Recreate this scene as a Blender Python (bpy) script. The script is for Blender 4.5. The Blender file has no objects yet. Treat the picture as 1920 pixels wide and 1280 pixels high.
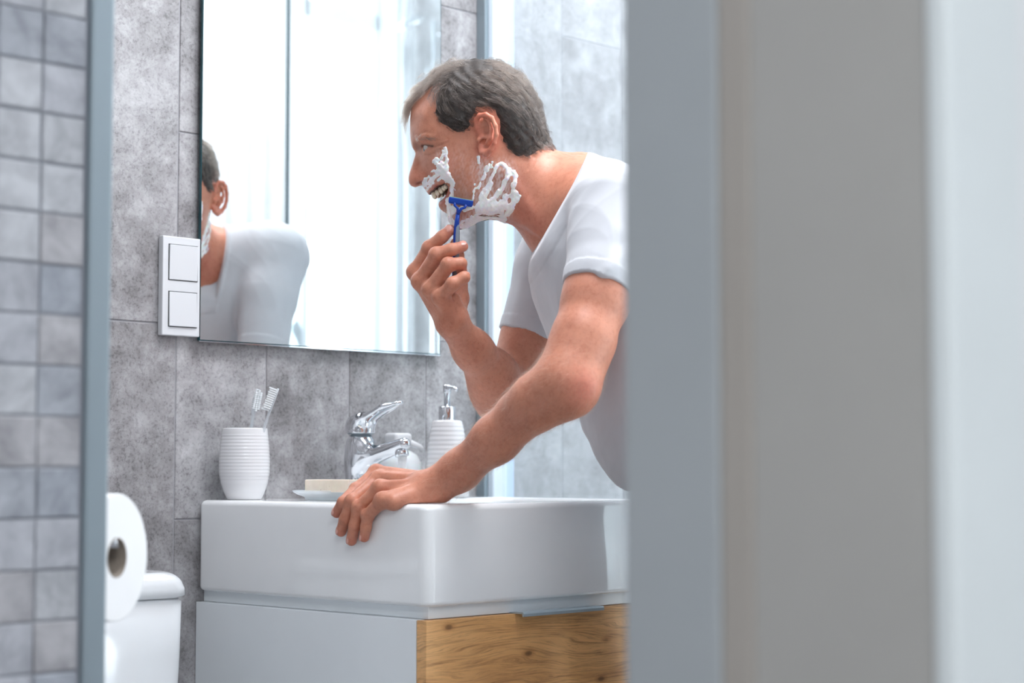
import bpy, bmesh, math, random
import numpy as np
from mathutils import Vector, Matrix

# ------------------------------------------------------------------ camera
S = bpy.context.scene
C = S.collection
F = 3500.0
TH = math.radians(43.9)
CO, SI = math.cos(TH), math.sin(TH)
PITCH = math.atan(234 / F)
RIGHT = np.array([SI, -CO, 0.0])
FWD = np.array([CO, SI, 0.0])
UP = np.array([0, 0, 1.0])
CAM = np.array([0.0, -0.515, 0.0]) - 2.53 * (FWD + (800 - 960) / F * RIGHT)
CAM[2] = 0.9013

cam = bpy.data.cameras.new('camera')
cam.sensor_width = 36
cam.lens = 36 * F / 1920
cam.clip_start = 0.05
cam.dof.use_dof = True
cam.dof.focus_distance = 2.72
cam.dof.aperture_fstop = 3.6
camo = bpy.data.objects.new('camera', cam)
C.objects.link(camo)
camo.location = CAM
camo.rotation_euler = (math.pi / 2 + PITCH, 0, TH - math.pi / 2)
S.camera = camo

# ------------------------------------------------------------------ world, lights, exposure
S.view_settings.view_transform = 'Standard'
S.view_settings.look = 'None'
S.view_settings.gamma = 1
S.view_settings.use_curve_mapping = False
S.view_settings.exposure = 0.24
w = bpy.data.worlds.new('overcast_sky')
S.world = w
w.use_nodes = True
w.node_tree.nodes['Background'].inputs[0].default_value = (0.92, 0.965, 1.0, 1)
w.node_tree.nodes['Background'].inputs[1].default_value = 8.0
S.cycles.max_bounces = 10
S.cycles.diffuse_bounces = 6
S.cycles.transparent_max_bounces = 16
S.cycles.use_denoising = True
S.cycles.caustics_reflective = True
S.cycles.sample_clamp_indirect = 8


def area(name, loc, rot, sx, sy, power, col=(1, 1, 1), portal=False):
    l = bpy.data.lights.new(name, 'AREA')
    l.shape = 'RECTANGLE'
    l.size, l.size_y, l.energy, l.color = sx, sy, power, col
    if portal:
        l.cycles.is_portal = True
    o = bpy.data.objects.new(name, l)
    o.location, o.rotation_euler = loc, rot
    C.objects.link(o)
    return o


area('window_portal', (1.185, -1.70, 1.26), (math.pi / 2, 0, 0), 1.2, 2.05, 1, portal=True)
area('bathroom_fill_light', (0.2, -0.8, 2.46), (0, 0, 0), 0.9, 0.6, 26, (0.95, 0.96, 1.0))  # unseen fill light added over the bathroom
area('shower_fill_light', (1.15, -0.6, 2.46), (0, 0, 0), 0.5, 0.5, 14, (0.95, 0.98, 1.0))  # added to brighten the shower wall, no lamp is seen there
area('hallway_fill_light', (-1.9, -3.0, 2.42), (0, 0, 0), 1.2, 1.0, 56, (0.95, 0.98, 1.0))  # unseen fill added from the camera side


# ------------------------------------------------------------------ measuring: a photo pixel at a horizontal distance
def at(X, Y, d):
    u, v = (X - 960) / F, (640 - Y) / F
    r = math.cos(PITCH) * FWD + math.sin(PITCH) * UP + u * RIGHT + v * (-math.sin(PITCH) * FWD + math.cos(PITCH) * UP)
    return CAM + r * (d / (math.cos(PITCH) - v * math.sin(PITCH)))


def on(axis, val, X, Y):
    p = at(X, Y, 1.0) - CAM
    return CAM + p * ((val - CAM[axis]) / p[axis])


# ------------------------------------------------------------------ object helpers
def link(name, me, mat=None, parent=None, smooth=False):
    o = bpy.data.objects.new(name, me)
    C.objects.link(o)
    if mat is not None and len(me.materials) == 0:
        for m_ in (mat if isinstance(mat, (list, tuple)) else [mat]):
            me.materials.append(m_)
    if parent is not None:
        o.parent = parent
        o.matrix_parent_inverse = Matrix.Identity(4)
    if smooth:
        me.polygons.foreach_set('use_smooth', [True] * len(me.polygons))
    return o


def tag(o, label=None, cat=None, group=None, kind=None):
    if label: o['label'] = label
    if cat: o['category'] = cat
    if group: o['group'] = group
    if kind: o['kind'] = kind
    return o


def thing(name, label, cat, loc=(0, 0, 0), rz=0, group=None):
    o = bpy.data.objects.new(name, None)
    o.empty_display_size = 0.05
    C.objects.link(o)
    o.location = loc
    o.rotation_euler = (0, 0, rz)
    return tag(o, label, cat, group)


def bmesh_obj(name, bm, mat, parent=None, smooth=False, loc=None):
    bmesh.ops.recalc_face_normals(bm, faces=bm.faces)
    me = bpy.data.meshes.new(name)
    bm.to_mesh(me)
    bm.free()
    o = link(name, me, mat, parent, smooth)
    if loc is not None:
        o.location = loc
    return o


def box_bm(x0, x1, y0, y1, z0, z1, bev=0.0, seg=2, bm=None):
    bm2 = bmesh.new()
    bmesh.ops.create_cube(bm2, size=1)
    for v in bm2.verts:
        v.co = Vector(((x0 + x1) / 2 + v.co.x * (x1 - x0), (y0 + y1) / 2 + v.co.y * (y1 - y0), (z0 + z1) / 2 + v.co.z * (z1 - z0)))
    if bev > 0:
        bmesh.ops.bevel(bm2, geom=bm2.edges[:], offset=bev, segments=seg, profile=0.5, affect='EDGES')
    if bm is None:
        return bm2
    me = bpy.data.meshes.new('t')
    bm2.to_mesh(me)
    bm2.free()
    bm.from_mesh(me)
    bpy.data.meshes.remove(me)
    return bm


def box(name, x0, x1, y0, y1, z0, z1, mat, parent=None, bev=0.0, seg=2, smooth=False):
    return bmesh_obj(name, box_bm(x0, x1, y0, y1, z0, z1, bev, seg), mat, parent, smooth)


def lathe_bm(prof, n=48, cx=0, cy=0, bm=None):
    bm = bm or bmesh.new()
    rings = []
    for r, z in prof:
        if r < 1e-6:
            rings.append([bm.verts.new((cx, cy, z))])
        else:
            rings.append([bm.verts.new((cx + r * math.cos(2 * math.pi * i / n), cy + r * math.sin(2 * math.pi * i / n), z)) for i in range(n)])
    for a, b in zip(rings, rings[1:]):
        if len(a) == 1 and len(b) == 1:
            continue
        if len(a) == 1:
            for i in range(n): bm.faces.new((a[0], b[i], b[(i + 1) % n]))
        elif len(b) == 1:
            for i in range(n): bm.faces.new((a[i], a[(i + 1) % n], b[0]))
        else:
            for i in range(n): bm.faces.new((a[i], a[(i + 1) % n], b[(i + 1) % n], b[i]))
    return bm


def tube_bm(pts, rad, n=12, bm=None, cap=True):
    """round tube along points, rad a number or one per point"""
    bm = bm or bmesh.new()
    pts = [Vector(p) for p in pts]
    rr = rad if isinstance(rad, (list, tuple)) else [rad] * len(pts)
    rings = []
    for i, p in enumerate(pts):
        t = (pts[min(i + 1, len(pts) - 1)] - pts[max(i - 1, 0)]).normalized()
        if i == 0:
            ref = Vector((0, 0, 1)) if abs(t.z) < 0.9 else Vector((1, 0, 0))
            nx = t.cross(ref).normalized()
        else:
            nx = (nx - t * nx.dot(t)).normalized()
        ny = t.cross(nx)
        rings.append([bm.verts.new(p + (nx * math.cos(a) + ny * math.sin(a)) * rr[i]) for a in [2 * math.pi * k / n for k in range(n)]])
    for a, b in zip(rings, rings[1:]):
        for i in range(n): bm.faces.new((a[i], a[(i + 1) % n], b[(i + 1) % n], b[i]))
    if cap:
        bm.faces.new(rings[0][::-1])
        bm.faces.new(rings[-1])
    return bm


def rr_pts(x0, x1, y0, y1, r, n=8):
    out = []
    for cx, cy, a0 in ((x1 - r, y1 - r, 0), (x0 + r, y1 - r, 90), (x0 + r, y0 + r, 180), (x1 - r, y0 + r, 270)):
        for k in range(n + 1):
            a = math.radians(a0 + 90 * k / n)
            out.append((cx + r * math.cos(a), cy + r * math.sin(a)))
    return out


def loft_bm(loops, cap0=True, cap1=True, bm=None):
    bm = bm or bmesh.new()
    rings = [[bm.verts.new(p) for p in l] for l in loops]
    n = len(rings[0])
    for a, b in zip(rings, rings[1:]):
        for i in range(n): bm.faces.new((a[i], a[(i + 1) % n], b[(i + 1) % n], b[i]))
    if cap0: bm.faces.new(rings[0][::-1])
    if cap1: bm.faces.new(rings[-1])
    return bm


# ------------------------------------------------------------------ materials
def srgb(r, g, b):
    f = lambda c: (c / 255 / 12.92) if c / 255 <= 0.04045 else ((c / 255 + 0.055) / 1.055) ** 2.4
    return (f(r), f(g), f(b), 1)


class Mat:
    def __init__(s, name):
        s.m = bpy.data.materials.new(name)
        s.m.use_nodes = True
        s.nt = s.m.node_tree
        s.b = s.nt.nodes['Principled BSDF']
        s.out = s.nt.nodes['Material Output']

    def n(s, kind, **kw):
        nd = s.nt.nodes.new(kind)
        for k, v in kw.items():
            if k.startswith('i_'):
                key = k[2:].replace('_', ' ')
                nd.inputs[int(key) if key.isdigit() else key].default_value = v
            else:
                setattr(nd, k, v)
        return nd

    def l(s, a, b):
        s.nt.links.new(a, b)

    def pos(s, rnd=False, scale=(1, 1, 1), coord='pos'):
        if coord == 'pos':
            src = s.n('ShaderNodeNewGeometry').outputs['Position']
        else:
            src = s.n('ShaderNodeTexCoord').outputs['Object']
        mp = s.n('ShaderNodeMapping')
        mp.inputs['Scale'].default_value = scale
        s.l(src, mp.inputs[0])
        if rnd:
            oi = s.n('ShaderNodeObjectInfo')
            mu = s.n('ShaderNodeMath', operation='MULTIPLY')
            mu.inputs[1].default_value = 37.0
            s.l(oi.outputs['Random'], mu.inputs[0])
            ad = s.n('ShaderNodeVectorMath', operation='ADD')
            s.l(mp.outputs[0], ad.inputs[0])
            s.l(mu.outputs[0], ad.inputs[1])
            return ad.outputs[0]
        return mp.outputs[0]

    def noise(s, vec, scale, detail=4, rough=0.55, dist=0.0):
        nd = s.n('ShaderNodeTexNoise')
        nd.inputs['Scale'].default_value = scale
        nd.inputs['Detail'].default_value = detail
        nd.inputs['Roughness'].default_value = rough
        nd.inputs['Distortion'].default_value = dist
        s.l(vec, nd.inputs['Vector'])
        return nd.outputs['Fac']

    def ramp(s, fac, stops):
        r = s.n('ShaderNodeValToRGB')
        e = r.color_ramp.elements
        while len(e) < len(stops): e.new(0.5)
        for el, (p, c) in zip(e, stops):
            el.position = p
            el.color = c if len(c) == 4 else (*c, 1)
        s.l(fac, r.inputs[0])
        return r.outputs[0]

    def mix(s, a, b, fac, mode='MIX'):
        m = s.n('ShaderNodeMix', data_type='RGBA', blend_type=mode)
        for v, i in ((fac, 0), (a, 6), (b, 7)):
            if hasattr(v, 'is_linked') or hasattr(v, 'links'):
                s.l(v, m.inputs[i])
            else:
                m.inputs[i].default_value = v
        return m.outputs[2]

    def bump(s, h, strength=0.3, dist=0.001):
        b = s.n('ShaderNodeBump')
        b.inputs['Strength'].default_value = strength
        b.inputs['Distance'].default_value = dist
        s.l(h, b.inputs['Height'])
        s.l(b.outputs[0], s.b.inputs['Normal'])


def plain(name, col, rough=0.5, metal=0.0, spec=0.5, coat=0.0, bump=0.0, bscale=300, sss=0.0):
    m = Mat(name)
    v = m.pos()
    c = m.ramp(m.noise(v, 6, 3), [(0.2, tuple(x * 0.96 for x in col[:3])), (0.8, tuple(min(1, x * 1.03) for x in col[:3]))])
    m.l(c, m.b.inputs['Base Color'])
    m.b.inputs['Roughness'].default_value = rough
    m.b.inputs['Metallic'].default_value = metal
    m.b.inputs['Specular IOR Level'].default_value = spec
    m.b.inputs['Coat Weight'].default_value = coat
    if sss:
        m.b.inputs['Subsurface Weight'].default_value = sss
        m.b.inputs['Subsurface Scale'].default_value = 0.004
    if bump:
        m.bump(m.noise(v, bscale, 4), bump, 0.0006)
    return m.m


def glassy(name, tint, rough=0.0, gloss=0.08, haze=None):
    """thin pane: transparent plus a fresnel gloss; haze = (colour, amount) of a milky scattering layer"""
    m = Mat(name)
    tr = m.n('ShaderNodeBsdfTransparent')
    tr.inputs[0].default_value = tint
    gl = m.n('ShaderNodeBsdfGlossy')
    gl.inputs['Roughness'].default_value = rough
    lw = m.n('ShaderNodeLayerWeight')
    lw.inputs['Blend'].default_value = 0.5
    pw = m.n('ShaderNodeMath', operation='POWER')
    pw.inputs[1].default_value = 5.0
    m.l(lw.outputs['Facing'], pw.inputs[0])
    fr = m.n('ShaderNodeMath', operation='MULTIPLY_ADD')
    fr.inputs[1].default_value = 0.9
    fr.inputs[2].default_value = 0.04
    m.l(pw.outputs[0], fr.inputs[0])
    mx = m.n('ShaderNodeMixShader')
    m.l(fr.outputs[0], mx.inputs[0])
    m.l(tr.outputs[0], mx.inputs[1])
    m.l(gl.outputs[0], mx.inputs[2])
    last = mx
    if haze:
        df = m.n('ShaderNodeBsdfTranslucent')
        df.inputs[0].default_value = haze[0]
        d2 = m.n('ShaderNodeBsdfDiffuse')
        d2.inputs[0].default_value = haze[0]
        ad = m.n('ShaderNodeMixShader')
        ad.inputs[0].default_value = 0.5
        m.l(df.outputs[0], ad.inputs[1])
        m.l(d2.outputs[0], ad.inputs[2])
        m2 = m.n('ShaderNodeMixShader')
        m2.inputs[0].default_value = haze[1]
        m.l(mx.outputs[0], m2.inputs[1])
        m.l(ad.outputs[0], m2.inputs[2])
        last = m2
    m.l(last.outputs[0], m.out.inputs[0])
    return m.m


def concrete_tile(name, dark, mid, light, rough=0.42):
    m = Mat(name)
    v = m.pos(rnd=True)
    big = m.noise(v, 3.2, 5, 0.6, 0.4)
    med = m.noise(v, 16, 7, 0.72, 0.3)
    fine = m.noise(v, 210, 4, 0.75)
    c1 = m.ramp(big, [(0.32, dark), (0.52, mid), (0.72, light)])
    c2 = m.ramp(med, [(0.36, dark), (0.52, mid), (0.66, light)])
    c = m.mix(c1, c2, 0.55)
    sp = m.ramp(fine, [(0.36, (0.45, 0.44, 0.45)), (0.50, (1, 1, 1)), (0.62, (1.0, 1.0, 1.0)), (0.74, (1.25, 1.25, 1.25))])
    c = m.mix(c, sp, m.ramp(med, [(0.35, (0.9, 0.9, 0.9)), (0.65, (0.3, 0.3, 0.3))]), 'MULTIPLY')
    vein = m.ramp(m.noise(v, 2.2, 6, 0.65, 1.6), [(0.485, (1, 1, 1)), (0.5, (0.86, 0.85, 0.85)), (0.515, (1, 1, 1))])
    c = m.mix(c, vein, 0.8, 'MULTIPLY')
    m.l(c, m.b.inputs['Base Color'])
    m.b.inputs['Roughness'].default_value = rough
    m.bump(fine, 0.12, 0.0004)
    return m.m


M = {}
M['tile'] = concrete_tile('grey_stone_tile', srgb(100, 97, 98)[:3], srgb(156, 154, 156)[:3], srgb(194, 194, 196)[:3])
M['grout'] = plain('grey_grout', srgb(160, 160, 164), 0.9)
M['floor_tile'] = concrete_tile('floor_tile_grey', srgb(100, 98, 100)[:3], srgb(140, 138, 140)[:3], srgb(170, 170, 172)[:3])
M['paint'] = plain('white_wall_paint', srgb(222, 224, 226), 0.8, bump=0.1)
M['greypaint'] = plain('grey_satin_paint', srgb(166, 171, 175), 0.55)
M['warmgrey'] = plain('warm_grey_panel', srgb(170, 168, 165), 0.55)
M['taupe'] = plain('taupe_strip', srgb(166, 160, 154), 0.7)
M['casing'] = plain('pale_grey_casing', srgb(216, 222, 224), 0.45)
M['ceramic'] = plain('white_glazed_ceramic', srgb(246, 248, 249), 0.08, coat=0.3)
M['toilet_china'] = plain('white_sanitary_china', srgb(218, 221, 224), 0.1, coat=0.3)
M['stoneware'] = plain('off_white_stoneware_glaze', srgb(226, 226, 228), 0.18, coat=0.2)
M['lacquer'] = plain('white_lacquer_board', srgb(236, 241, 244), 0.35)
M['plastic'] = plain('white_plastic', srgb(212, 214, 217), 0.3)
M['chrome'] = plain('chrome', (0.75, 0.77, 0.80, 1), 0.06, metal=1.0)
M['handle'] = plain('satin_handle', srgb(176, 192, 200), 0.35, metal=0.4)
M['alu'] = plain('brushed_aluminium', srgb(150, 163, 170), 0.42, metal=0.6)
M['clearplastic'] = glassy('clear_plastic', (0.93, 0.96, 0.97, 1), 0.02, haze=((0.95, 0.97, 1, 1), 0.35))
M['glass'] = glassy('shower_glass', (0.96, 0.985, 0.985, 1), 0.0)
M['glass_hazy'] = glassy('milky_shower_glass', (0.95, 0.98, 0.99, 1), 0.0, haze=((0.92, 0.96, 1.0, 1), 0.2))  # partly diffuse, so the pane looks milky
M['glass_edge'] = plain('green_glass_edge', srgb(40, 84, 92), 0.15)
M['mirror_edge'] = plain('dark_green_mirror_edge', srgb(28, 66, 72), 0.15)
mm = Mat('mirror_silver')
mm.b.inputs['Metallic'].default_value = 1
mm.b.inputs['Roughness'].default_value = 0.0
mm.b.inputs['Base Color'].default_value = (0.90, 0.93, 0.93, 1)
M['mirror'] = mm.m
M['gap_dark'] = plain('dark_gap', srgb(40, 42, 45), 0.8)
# ================================================================== the room
FY = -1.50          # inner face of the wall with the door and the window
XR = 1.80          # inner face of the right wall
XL = -1.48
H = 2.5
TW, THH = 0.1758, 0.597


def struct(o):
    o['kind'] = 'structure'
    return o


tile_mesh = {}


def tile_obj(parent, w_, h_, mat, loc, rot=(0, 0, 0), t=0.006, name='tile', gap=0.0022):
    """a tile whose front lies in the local y=0 plane facing -y, lower left corner at loc"""
    key = (round(w_, 4), round(h_, 4), mat.name, t)
    if key not in tile_mesh:
        bm = bmesh.new()
        g, b = gap / 2, 0.0012
        lo = [(g, t), (w_ - g, t)]
        pr = [[(g, t, g), (w_ - g, t, g), (w_ - g, t, h_ - g), (g, t, h_ - g)],
              [(g, b, g), (w_ - g, b, g), (w_ - g, b, h_ - g), (g, b, h_ - g)],
              [(g + b, 0, g + b), (w_ - g - b, 0, g + b), (w_ - g - b, 0, h_ - g - b), (g + b, 0, h_ - g - b)]]
        loft_bm(pr, False, True, bm)
        bmesh.ops.recalc_face_normals(bm, faces=bm.faces)
        for f in bm.faces:
            pass
        me = bpy.data.meshes.new(name)
        bm.to_mesh(me)
        bm.free()
        me.materials.append(mat)
        tile_mesh[key] = me
    o = bpy.data.objects.new(name, tile_mesh[key])
    C.objects.link(o)
    o.parent = parent
    o.location = loc
    o.rotation_euler = rot
    return o


# back wall with the mirror: tiles in columns, every second column shifted by half a tile
wb = struct(box('wall_back', XL, XR + 0.1, 0.0018, 0.15, 0, H, M['grout']))
x_ref = on(1, 0, 655, 700)[0]
z_ref = on(1, 0, 355, 250)[2]
# right end 0.1 further back behind the shower is one plane in this room
i0 = int(math.floor((XL - x_ref) / TW))
i1 = int(math.ceil((XR - x_ref) / TW))
for i in range(i0, i1):
    xa, xb = x_ref + i * TW, x_ref + (i + 1) * TW
    xa2, xb2 = max(xa, XL), min(xb, XR)
    if xb2 - xa2 < 0.02: continue
    off = 0 if i % 2 == 0 else THH / 2     # column -2 is the one left of the mirror edge
    k0 = int(math.floor((0 - z_ref - off) / THH))
    for k in range(k0, k0 + 7):
        za, zb = z_ref + off + k * THH, z_ref + off + (k + 1) * THH
        za2, zb2 = max(za, 0), min(zb, H)
        if zb2 - za2 < 0.02: continue
        tile_obj(wb, xb2 - xa2, zb2 - za2, M['tile'], (xa2, 0, za2))

# right wall (seen in the mirror), same tiles, front facing -x
wr = struct(box('wall_right', XR + 0.0018, XR + 0.15, FY - 0.2, 0.15, 0, H, M['grout']))
for i in range(9):
    ya = -i * TW
    wd = min(TW, ya - FY)
    if wd < 0.02: continue
    off = (i % 2) * THH / 2
    for k in range(-1, 5):
        za, zb = max(0, 0.06 + off + k * THH), min(H, 0.06 + off + (k + 1) * THH)
        if zb - za > 0.02:
            tile_obj(wr, wd, zb - za, M['tile'], (XR, ya, za), (0, 0, -math.pi / 2))

WX0, WX1, WZ0, WZ1 = 0.62, 1.765, 0.30, 2.40      # window opening in the front wall
DX0, DX1, DZ1 = -1.45, -0.715, 2.1               # door opening
pj = on(0, 0, 960, 640)
P1 = at(1170, 640, 1.345)
XJ = P1[0]
JY1 = P1[1]
p2 = on(0, XJ, 1750, 640)
JY2 = p2[1]
FW = JY2                                           # outer face of the front wall
bm = bmesh.new()
for a in ((XL - 0.15, DX0 - 0.02, 0, H), (DX0 - 0.02, XJ + 0.03, DZ1 + 0.02, H), (XJ + 0.03, WX0, 0, H), (WX0, WX1, 0, WZ0), (WX0, WX1, WZ1, H), (WX1, XR + 0.15, 0, H)):
    box_bm(a[0], a[1], FW + 0.004, FY, a[2], a[3], bm=bm)
struct(bmesh_obj('wall_front', bm, M['paint']))
struct(box('wall_left', XL - 0.15, XL, FY, 0.15, 0, H, M['paint']))
bm = box_bm(XL - 0.15, XR + 0.15, FW, 0.15, -0.1, -0.002)
box_bm(-4.2, 0.0, -4.6, FW, -0.1, -0.002, bm=bm)
box_bm(-4.2, XL - 0.15, FW, 0.15, -0.1, -0.002, bm=bm)
fl = struct(bmesh_obj('floor', bm, M['grout']))
for i in range(10):
    for j in range(8):
        x_, y_ = -4.2 + i * 0.6, -4.6 + j * 0.6
        wx = min(0.6, XR - x_)
        wy = min(0.6, 0.0 - y_)
        if wx > 0.03 and wy > 0.03 and not (x_ + wx > 0.01 and y_ < -2.0) and not (x_ > -0.5 and y_ < -1.9):
            o = tile_obj(fl, wx, wy, M['floor_tile'], (x_, y_, 0), (math.pi / 2 * -1, 0, 0), name='floor_tile')
            o.rotation_euler = (-math.pi / 2, 0, 0)
            o.location = (x_, y_, 0)
bm = box_bm(XL - 0.15, XR + 0.15, FW, 0.15, H, H + 0.1)
box_bm(-4.2, 0.0, -4.6, FW, H, H + 0.1, bm=bm)
box_bm(-4.2, XL - 0.15, FW, 0.15, H, H + 0.1, bm=bm)
struct(bmesh_obj('ceiling', bm, M['paint']))
struct(box('wall_hallway_left', -4.3, -4.2, -4.7, 0.15, 0, H, M['paint']))
struct(box('wall_hallway_back', -4.2, 0.0, -4.7, -4.6, 0, H, M['paint']))
struct(box('wall_hallway_end', -4.2, XL - 0.15, 0.05, 0.15, 0, H, M['paint']))
struct(box('wall_hallway_right', -0.15, 0.0, -4.6, FW - 0.0, 0, H, M['paint']))

# ------------------------------------------------------------------ door frame in the foreground
df = tag(bpy.data.objects.new('door_1', None), kind='structure')
C.objects.link(df)
ym = on(0, XJ, 1345, 640)[1]
ys = on(0, XJ, 1408, 640)[1]
box('door_stop', XJ, XJ + 0.04, ym, JY1, 0, DZ1, M['greypaint'], df, 0.002)
box('door_strip', XJ + 0.0015, XJ + 0.03, ys, ym, 0, DZ1, M['taupe'], df, 0.003)  # taupe strip between door stop and lining
box('door_lining', XJ + 0.002, XJ + 0.04, JY2 + 0.002, ys, 0, DZ1, M['warmgrey'], df, 0.001)
box('door_casing', XJ - 0.001, XJ + 0.09, FW - 0.014, FW + 0.003, 0, DZ1 + 0.07, M['casing'], df, 0.004, 3)
box('door_lining', DX0 - 0.02, DX0, JY2, JY1, 0, DZ1, M['warmgrey'], df, 0.001)
box('door_casing', DX0 - 0.08, DX0, FW - 0.014, FW + 0.003, 0, DZ1 + 0.07, M['casing'], df, 0.004, 3)
box('door_lining', DX0 - 0.02, XJ + 0.03, JY2, JY1, DZ1, DZ1 + 0.02, M['warmgrey'], df, 0.001)
box('door_casing', DX0 - 0.08, XJ + 0.09, FW - 0.016, FW + 0.001, DZ1 + 0.0, DZ1 + 0.07, M['casing'], df, 0.004, 3)

# ------------------------------------------------------------------ mosaic-clad shaft on the left
pe = on(0, 0, 200, 640)
MX1, MY = -0.69, None
pm = at(203, 0, 1.0) - CAM
MY = (CAM + pm * ((MX1 - CAM[0]) / pm[0]))[1]
MX0 = MX1 - 0.322
M['pale_grout'] = plain('pale_mosaic_grout', srgb(146, 149, 157), 0.85)
sh = struct(box('wall_shaft', MX0, MX1 - 0.001, MY + 0.0025, 0.0, 0, H, M['pale_grout']))
mt = []
for k, c_ in enumerate(((164, 168, 176), (176, 178, 185), (154, 159, 168), (186, 188, 193), (172, 171, 175))):
    m = Mat('mosaic_tile_glaze')
    v = m.pos(rnd=True)
    d_ = srgb(*[max(0, x - 26) for x in c_])[:3]
    l_ = srgb(*[min(255, x + 16) for x in c_])[:3]
    m.l(m.ramp(m.noise(v, 22, 5, 0.65, 0.5), [(0.34, d_), (0.52, srgb(*c_)[:3]), (0.68, l_)]), m.b.inputs['Base Color'])
    m.b.inputs['Roughness'].default_value = 0.38
    mt.append(m.m)
rnd = random.Random(4)
TS = 0.0493
tw_ = 0.021
zt = on(1, MY, 85, 1068)[2]
for i in range(6):
    for k in range(-30, 40):
        z_ = zt + k * TS
        if z_ < 0 or z_ + TS > H: continue
        xx = MX1 - tw_ - 0.003 - (i + 1) * TS + 0.0
        if i == 0:
            pass
        o = tile_obj(sh, TS, TS, rnd.choice(mt), (xx, MY + rnd.uniform(-0.0008, 0.0008), z_), name='mosaic_tile', gap=0.0015 if k % 3 else 0.003)
# side of the shaft that faces the toilet
for i in range(5):
    ya = MY + 0.01 + i * TW
    wd = min(TW, -0.001 - ya)
    if wd < 0.02: continue
    for k in range(-1, 5):
        za, zb = max(0, 0.2 + (i % 2) * THH / 2 + k * THH), min(H, 0.2 + (i % 2) * THH / 2 + (k + 1) * THH)
        if zb - za > 0.02:
            tile_obj(sh, wd, zb - za, M['tile'], (MX1 + 0.005, ya, za), (0, 0, math.pi / 2))
tr = struct(bmesh_obj('trim_1', box_bm(MX1 - tw_, MX1 + 0.006, MY - 0.004, MY + 0.012, 0, H, 0.003, 3), M['alu']))

# ------------------------------------------------------------------ window in the front wall
wn = tag(bpy.data.objects.new('window_1', None), kind='structure')
C.objects.link(wn)
M['frame'] = plain('white_window_frame', srgb(228, 236, 240), 0.4)
yw = FY - 0.10
xm = 1.50
zt1 = 2.13
for n_, a in (('window_frame', (WX0, WX0 + .05, WZ0, WZ1)), ('window_frame', (WX1 - .018, WX1, WZ0, WZ1)), ('window_frame', (WX0, WX1, WZ0, WZ0 + .06)),
              ('window_frame', (WX0, WX1, WZ1 - .05, WZ1)), ('transom', (WX0, WX1, zt1, zt1 + .05)), ('mullion', (xm - .012, xm + .012, WZ0, WZ1)), ('mullion', (1.05, 1.09, WZ0, WZ1))):
    box(n_, a[0], a[1], yw - 0.03, yw + 0.03, a[2], a[3], M['frame'], wn, 0.004)
box('window_pane', WX0 + 0.01, WX1 - 0.01, yw - 0.004, yw + 0.004, WZ0 + 0.01, WZ1 - 0.01, M['glass'], wn)
box('window_sill', WX0 - 0.0, WX1 + 0.0, FY - 0.07, FY + 0.03, WZ0 - 0.03, WZ0 - 0.001, M['frame'], wn, 0.006)
# ================================================================== fixtures
ZB = 0.85      # basin top
# mirror
mxl = on(1, -0.012, 376, 400)[0]
mxr = on(1, -0.012, 826, 400)[0]
mzb = on(1, -0.012, 600, 651.5)[2]
mr = thing('wall_mirror', 'large frameless rectangular mirror on the grey tiled wall above the basin', 'mirror', ((mxl + mxr) / 2, 0, mzb))
def local(o, ob):
    ob.location = ob.location - o.location
    return ob
def boxl(name, root, x0, x1, y0, y1, z0, z1, mat, bev=0.0, seg=2, smooth=False):
    r = root.location
    return box(name, x0 - r.x, x1 - r.x, y0 - r.y, y1 - r.y, z0 - r.z, z1 - r.z, mat, root, bev, seg, smooth)
boxl('mirror_glass', mr, mxl, mxr, -0.012, -0.0068, mzb, 1.78, M['mirror_edge'])
g = boxl('mirror_face', mr, mxl + 0.0015, mxr - 0.0015, -0.0124, -0.01195, mzb + 0.0015, 1.7785, M['mirror'])
boxl('polished_edge', mr, mxl, mxr, -0.0128, -0.0068, mzb - 0.0022, mzb, M['chrome'])
boxl('backing_board', mr, mxl + 0.03, mxr - 0.03, -0.0068, -0.0004, mzb + 0.03, 1.75, M['gap_dark'])

# switch plate
sx0 = on(1, -0.011, 304, 540)[0]; sx1 = on(1, -0.011, 376.5, 540)[0]
sz1 = on(1, -0.011, 335, 444)[2]; sz0 = on(1, -0.011, 335, 629.5)[2]
sw = thing('light_switch', 'white double light switch plate beside the left edge of the mirror', 'switch', ((sx0 + sx1) / 2, 0, sz0))
boxl('frame', sw, sx0, sx1, -0.012, -0.0003, sz0, sz1, M['plastic'], 0.0016, 3)
xm_ = (sx0 + sx1) / 2 + 0.0015
for (ya, yb) in ((460, 525), (548, 612)):
    z1_ = on(1, -0.013, 340, ya)[2]; z0_ = on(1, -0.013, 340, yb)[2]
    hw = (z1_ - z0_) / 2 * 0.98
    boxl('rocker_gap_shade', sw, xm_ - hw - 0.0012, xm_ + hw + 0.0012, -0.0123, -0.0118, z0_ - 0.0012, z1_ + 0.0012, M['gap_dark'])  # dark plate puts shade into the gap around each rocker
    bm = bmesh.new()
    r = sw.location
    x0, x1, z0, z1 = xm_ - hw - r.x, xm_ + hw - r.x, z0_ - r.z, z1_ - r.z
    tp = 0.0150 if ya < 500 else 0.0138
    bt = 0.0136 if ya < 500 else 0.0146
    loft_bm([[(x0, -0.0115, z0), (x1, -0.0115, z0), (x1, -0.0115, z1), (x0, -0.0115, z1)],
             [(x0, -bt, z0), (x1, -bt, z0), (x1, -tp, z1), (x0, -tp, z1)]], True, True, bm)
    bmesh.ops.bevel(bm, geom=bm.edges[:], offset=0.0006, segments=2, profile=0.5, affect='EDGES')
    bmesh_obj('rocker', bm, M['plastic'], sw)

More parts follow.
